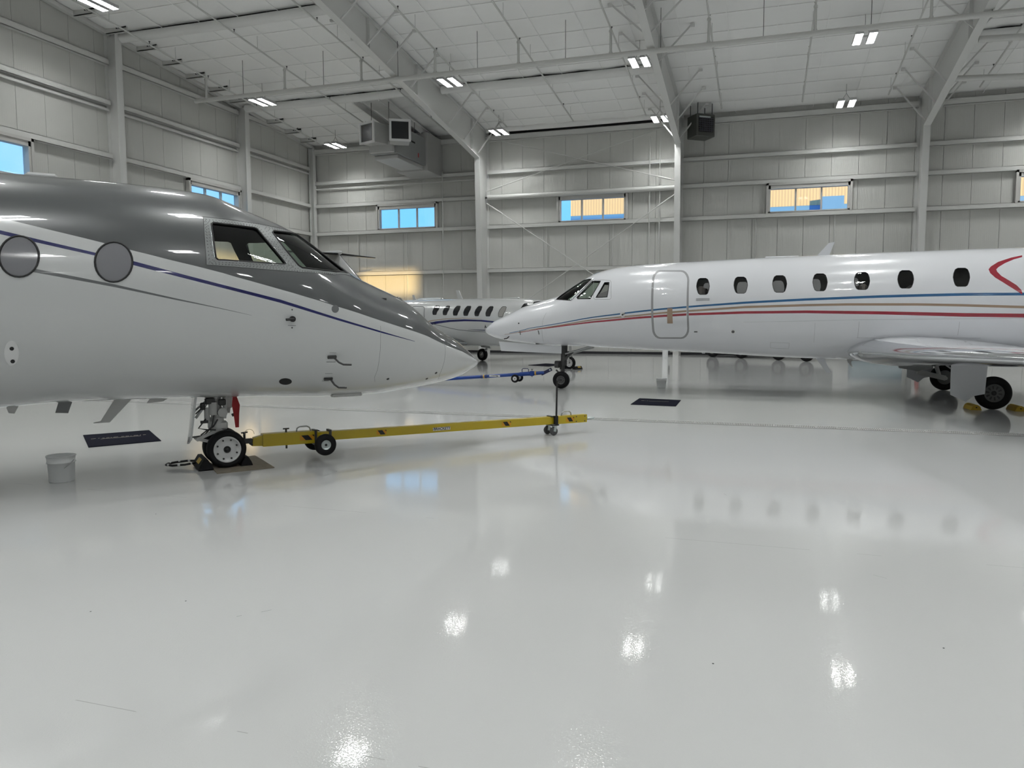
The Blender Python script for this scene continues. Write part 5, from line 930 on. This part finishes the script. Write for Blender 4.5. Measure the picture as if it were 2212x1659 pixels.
def on_side(x,z0,dx): return x,-.0485
for x,wd,hh,yy in ((.93,.17,.06,-.0608),(1.87,.13,.055,-.0482),(3.68,.14,.058,-.0482),(4.74,.14,.06,-.0508)):
    z=zc(x); e=MB().add([(x-wd/2,yy,z-hh/2),(x+wd/2,yy,z-hh/2-.0012),(x+wd/2,yy,z+hh/2-.0012),(x-wd/2,yy,z+hh/2)],[(0,1,2,3)]).build('hazard_sticker','orange',tb)
    MB().add([(x-.1*wd,yy-.0008,z-hh/2),(x+.38*wd,yy-.0008,z-hh/2-.001),(x+.08*wd,yy-.0008,z+hh/2),(x-.4*wd,yy-.0008,z+hh/2)],[(0,1,2,3)]).build('sticker_stripe','black',e)
    MB().add([(x+.34*wd,yy-.0008,z+hh/2),(x+.5*wd,yy-.0008,z+hh*.1),(x+.5*wd,yy-.0008,z+hh/2)],[(0,1,2)]).build('sticker_corner','black',e)
x=2.70; z=zc(x)-.006
lb=MB().box(x-.125,x+.125,-.0490,-.0480,z-.021,z+.021).build('maker_label','label_white',tb); lb['label']='white label with black maker lettering'
text_mesh('maker_lettering','/BRACKETT',.048,'black',tb,Matrix.Translation((x,-.0495,z))@Matrix.Rotation(.0118,4,'Y')@Matrix.Rotation(math.pi/2,4,'X'),.0012)
for xx in (4.85,5.0):
    for dz in (-.035,.035): MB().cyl((xx,-.054,zc(xx)+dz),(xx,-.05,zc(xx)+dz),.009,8).build('bolt','dark_steel',tb)

t2=empty('towbar',(-4.59,17.85,0),math.pi); tag(t2,'long blue aircraft towbar with yellow bands, coupled to the stripe-sided jet','towbar')
z2=lambda x: .352-(x-.585)*.0805
def b2(x0,x1,r,name,mn,n=16): return MB().cyl((x0,0,z2(x0)),(x1,0,z2(x1)),r,n).build(name,mn,t2)
b2(.40,3.75,.042,'tube','blue_bar'); b2(.70,1.02,.05,'sleeve','blue_bar'); b2(.60,.635,.052,'yellow_band','gold'); b2(1.93,1.965,.047,'yellow_band','gold'); b2(2.0,2.02,.047,'dark_band','navy_bar'); b2(1.88,1.90,.047,'dark_band','navy_bar')
MB().obox((.47,0,.33),(.22,0,.455),.06,.075).cyl((.25,.04,.44),(.25,-.04,.44),.03,14).build('coupling_head','navy_bar',t2); MB().cyl((.25,.038,.44),(.25,.05,.44),.022,12).build('coupling_bolt','zinc',t2)
MB().bbox(.66,.76,-.055,.055,z2(.7)-.06,z2(.7)+.06,.015).build('clamp_block','blue_bar',t2)
MB().cyl((.71,0,z2(.7)-.09),(.71,0,z2(.7)+.11),.01,8).cyl((.68,0,z2(.7)+.105),(.74,0,z2(.7)+.105),.008,6).build('shear_pin','dark_steel',t2)
MB().tube([(.80,0,z2(.8)+.04),(.80,0,z2(.8)+.10),(.82,0,z2(.8)+.125),(.94,0,z2(.94)+.135),(.965,0,z2(.96)+.11),(.965,0,z2(.96)+.04)],.01,8).build('handle','navy_bar',t2)
for s in (-1,1): wheel_parts(t2,(1.09,s*.17,.222),(0,s,0),.1,.06,.052,'hub_white',4,'plain',('wheel_tyre','wheel_hub'))
MB().cyl((1.09,-.18,.222),(1.09,.18,.222),.014,8).box(1.06,1.12,-.03,.03,.222,z2(1.09)).build('axle','dark_steel',t2)
MB().tube([(.9,-.06,.34),(1.05,-.06,.33),(1.2,-.06,.315)],.008,6).build('side_cable','navy_bar',t2)
lb=MB().box(1.52,1.80,.0415,.0435,z2(1.66)-.022,z2(1.66)+.022).build('maker_label','label_white',t2)
for k,(a,b) in enumerate(((1.75,1.735),(1.72,1.69),(1.685,1.655),(1.65,1.635),(1.63,1.6),(1.6,1.57))): MB().box(b,a,.0435,.044,z2(1.66)-.004,z2(1.66)+.010).build('label_mark','black',t2)
MB().box(1.56,1.61,.0435,.044,z2(1.66)-.016,z2(1.66)-.008).build('label_mark','black',t2)
MB().cyl((3.72,0,.02),(3.72,0,z2(3.7)),.018,8).bbox(3.66,3.80,-.04,.04,.0,.03,.006).build('support_leg','dark_steel',t2)
MB().tube([(3.82+.06*math.cos(2*math.pi*k/16),.05*math.sin(2*math.pi*k/16),z2(3.75)) for k in range(16)],.014,6,0,True).build('tow_eye','zinc',t2)

# ------------------------------------------------------------------ chocks, mats, board
def chock(name,loc,rz,L,label,mn,stripe,group,H=.1,W=.15):
    r=tag(empty(name,loc,rz),label,'wheel chock',group)
    w2=W/2; pr=[(-w2,0),(w2,0),(w2*.75,H*.45),(w2*.25,H),(-w2*.25,H),(-w2*.75,H*.45)]
    MB().prism(pr,(0,0,.001),(1,0,0),(0,0,1),L).build('chock_body',mn,r)
    if stripe: MB().add([(-w2*.78,-L*.32,H*.5),(-w2*.78,L*.1,H*.5),(-w2*.34,L*.1,H*.93),(-w2*.34,-L*.32,H*.93)],[(0,3,2,1)]).build('reflective_strip',stripe,r).location=(-.003,0,.003)
    return r
J1R=math.atan2(.749,.662); c1,s1=math.cos(J1R),math.sin(J1R)
def j1w(x,y,z=0): return (-5.79+x*c1-y*s1,7.21+x*s1+y*c1,z)
ca=chock('wheel_chock',j1w(-.235,-.02,.012),J1R,.42,'black rubber chock with yellow strip and rope behind the grey jet nose wheel','rubber','yellow_chock','rubber chocks',.115,.16)
m=MB(); m.tube([(-.05,.16,.05),(-.14,.24,.045),(-.24,.27,.035),(-.34,.24,.03),(-.36,.18,.03),(-.3,.12,.025),(-.18,.08,.03),(-.06,.1,.04)],.013,8); ro=m.build('rope','black',ca)
for k,(a,b) in enumerate((((-.1,.2,.05),(-.14,.24,.046)),((-.2,.26,.042),(-.24,.27,.036)),((-.3,.255,.034),(-.335,.242,.032)),((-.345,.16,.031),(-.32,.135,.029)),((-.25,.1,.03),(-.2,.085,.031)),((-.12,.085,.036),(-.09,.093,.04)))): MB().cyl(a,(Vector(a)+(Vector(b)-Vector(a))*.5),.0138,8).build('rope_fleck','label_white',ca)
chock('wheel_chock',j1w(.205,-.02,.012),J1R+math.pi,.36,'black rubber chock in front of the grey jet nose wheel on the tan board','rubber',None,'rubber chocks',.1,.13)
bp=[(.43,.45),(.45,-.44),(-.16,-.465),(-.15,.20)]
bd=tag(MB().prism(bp,j1w(0,0,.006),(c1,s1,0),(-s1,c1,0),.011).build('floor_board','tan_board'),'tan fibre board on the floor under the grey jet nose wheel','board')
for dx,lab in ((.33,'yellow chock ahead of the main wheel of the stripe-sided jet'),(-.36,'yellow chock behind the main wheel of the stripe-sided jet')):
    r=tag(empty('wheel_chock',(-4.59+8.58-dx,17.85-2.02,0),.1),lab,'wheel chock','yellow chocks')
    MB().prism([(-.09,0),(.09,0),(.06,.07),(.02,.095),(-.02,.095),(-.06,.07)],(0,0,.001),(1,0,0),(0,0,1),.4).build('chock_body','yellow_chock',r); MB().cyl((0,-.19,.05),(0,-.21,.05),.012,8).build('rope_hole','black',r)
chock('wheel_chock',(-6.28,25.02,0),-.38,.4,'black rubber chock on one side of the far jet nose wheel','rubber',None,'chocks of the far jet')
chock('wheel_chock',(-5.80,24.80,0),-.38+math.pi,.4,'black rubber chock with yellow strip at the far jet nose wheel','rubber','yellow_chock','chocks of the far jet')
def floor_mat_obj(name,pts,label):
    c=[sum(p[0] for p in pts)/4,sum(p[1] for p in pts)/4]
    r=tag(empty(name,(c[0],c[1],0)),label,'floor mat','dark floor mats')
    MB().prism([(p[0]-c[0],p[1]-c[1]) for p in pts],(0,0,.005),(1,0,0),(0,1,0),.008).build('mat_body','mat_black',r)
    return r,c
ma,c=floor_mat_obj('floor_mat',[(-8.32,7.72),(-7.81,8.44),(-8.74,9.21),(-9.27,8.52)],'black mat with pale lettering on the floor beyond the grey jet nose wheel')

def lettering(root,ex,ey,segs,rule,v1,v2,thick=.022):
    # a row of short letter strokes, too small to read in the photograph, and a long thin rule
    m=MB()
    def strip(u0,u1,v,w_): m.add([Vector((0,0,.0098))+ex*u0+ey*(v-w_/2),Vector((0,0,.0098))+ex*u1+ey*(v-w_/2),Vector((0,0,.0098))+ex*u1+ey*(v+w_/2),Vector((0,0,.0098))+ex*u0+ey*(v+w_/2)],[(0,1,2,3)])
    for a,b in segs: strip(a,b,v1,thick)
    strip(rule[0],rule[1],v2,.02); m.build('mat_lettering','mat_text',root)
lettering(ma,Vector((.6,.8,0)).normalized(),Vector((-.8,.6,0)).normalized(),[(-.36,-.30),(-.27,-.255),(-.22,-.19),(-.17,-.13),(-.115,-.10),(-.08,-.02),(.02,.06),(.075,.12),(.14,.15),(.18,.24),(.26,.275),(.30,.34)],(-.25,.26),.12,.04)
mb_,c=floor_mat_obj('floor_mat',[(-2.4,14.78),(-1.53,14.71),(-1.55,15.84),(-2.41,15.97)],'black mat with faint lettering on the open floor before the stripe-sided jet')
lettering(mb_,Vector((1,-.05,0)).normalized(),Vector((.05,1,0)).normalized(),[(-.33,-.27),(-.25,-.24),(-.22,-.2)],(-.18,.22),.14,.12,.03)
floor_mat_obj('floor_mat',[(-8.02,26.53),(-7.09,26.0),(-6.9,27.3),(-7.7,27.7)],'plain black mat on the floor beside the far jet nose wheel')

# ------------------------------------------------------------------ buckets, bollard, things parked along the back wall
def bucket(loc,label,rt,rb,H):
    r=tag(empty('bucket',loc),label,'bucket','white plastic buckets')
    MB().lathe([(.0005,.004),(rb*.96,.0),(rb,.006),(rt*.93,H*.72),(rt,H*.73),(rt,H*.76),(rt*.96,H*.78),(rt*.985,H*.97),(rt*1.04,H*.975),(rt*1.04,H),(rt*.95,H),(rb*.95,.015),(.0005,.015)],(0,0,0),(0,0,1),36).build('bucket_body','bucket',r)
    MB().tube([(rt*1.06*math.cos(t),rt*.2-rt*1.05*abs(math.sin(t))*.9,H*.84-H*.42*math.sin(t)) for t in [math.pi*k/16 for k in range(17)]],.004,6).build('bucket_handle','steel',r)
bucket((-6.85,6.01,0),'white plastic bucket with wire handle under the grey jet fuselage',.135,.118,.27)
bucket((-2.3,18.73,0),'white plastic bucket under the stripe-sided jet, behind the black mat',.125,.105,.22)
bo=tag(empty('bollard',(-3.75,31.64,0)),'white round bollard standing beyond the stripe-sided jet belly','bollard'); MB().lathe([(.115,0),(.115,.95),(.09,1.02),(.0005,1.05)],(0,0,0),(0,0,1),20).build('post','bucket',bo); MB().box(.12,.19,-.03,.03,.25,.6).build('bracket','dark_steel',bo)
ct=empty('equipment_cart',(-.15,33.1,0),math.atan2(-1.97,2.67)); tag(ct,'long dark grey wheeled vehicle parked by the back wall behind the stripe-sided jet','vehicle')
MB().bbox(-2.6,2.6,-.1,1.3,.32,1.18,.12).build('body','cart_grey',ct); MB().bbox(-1.9,1.5,.0,1.2,1.16,1.75,.2).build('cab','cart_grey',ct)
for x in (-2.25,-.75,1.05,2.3): wheel_parts(ct,(x,-.12,.31),(0,-1,0),.31,.2,.17,'hub_grey',6,'disc')
MB().box(-.2,-.17,-.104,-.1,.5,1.1).build('door_gap','black',ct)
cb=empty('wall_cabinet',(4.5,35.4,0)); tag(cb,'pale blue-grey low cabinet against the back wall near a column','cabinet')
MB().bbox(-1.0,1.0,-.3,.3,.12,.95,.02).build('body','cart_blue',cb); MB().box(-1.05,1.05,-.34,.34,.95,1.0).build('top','label_white',cb); MB().box(-.9,.9,-.28,.28,0,.12).build('plinth','black',cb)
for x in (-.5,.5): MB().box(x-.45,x+.45,-.312,-.3,.18,.9).build('door','cart_blue',cb)
fe=empty('fire_extinguisher',(6.02,34.98,.75)); tag(fe,'red fire extinguisher hung on a white steel column','extinguisher')
MB().lathe([(.0005,0),(.07,.01),(.08,.03),(.08,.42),(.05,.5),(.025,.52),(.025,.56),(.0005,.56)],(0,-.1,0),(0,0,1),20).build('cylinder','red',fe); MB().bbox(-.03,.05,-.13,-.07,.56,.62,.008).build('valve','black',fe); MB().tube([(.03,-.1,.57),(.1,-.12,.5),(.1,-.12,.2)],.01,6).build('hose','black',fe); MB().box(-.03,.03,-.03,.03,.2,.3).build('bracket','dark_steel',fe)
# scuff marks on the floor
sc=MB()
for (x,y,l,a) in ((-2.65,3.61,.06,.9),(-2.75,3.5,.03,1.0),(.75,5.3,.09,-.6),(.42,2.9,.05,-1.0),(-.3,7.4,.06,-1.1)):
    dx,dy=math.cos(a)*l/2,math.sin(a)*l/2; sc.add([(x-dx-.0015,y-dy,.0006),(x+dx-.0015,y+dy,.0006),(x+dx+.002,y+dy,.0006),(x-dx+.002,y-dy,.0006)],[(0,1,2,3)])
for x,y in ((.9,4.22),(-.19,3.69),(-3.2,3.6),(-3.6,3.3),(-4.9,5.2),(-4.4,7.3)): sc.cyl((x,y,.0002),(x,y,.001),.005,8)
stuff(sc.build('scuff_marks','dark_steel',floor))
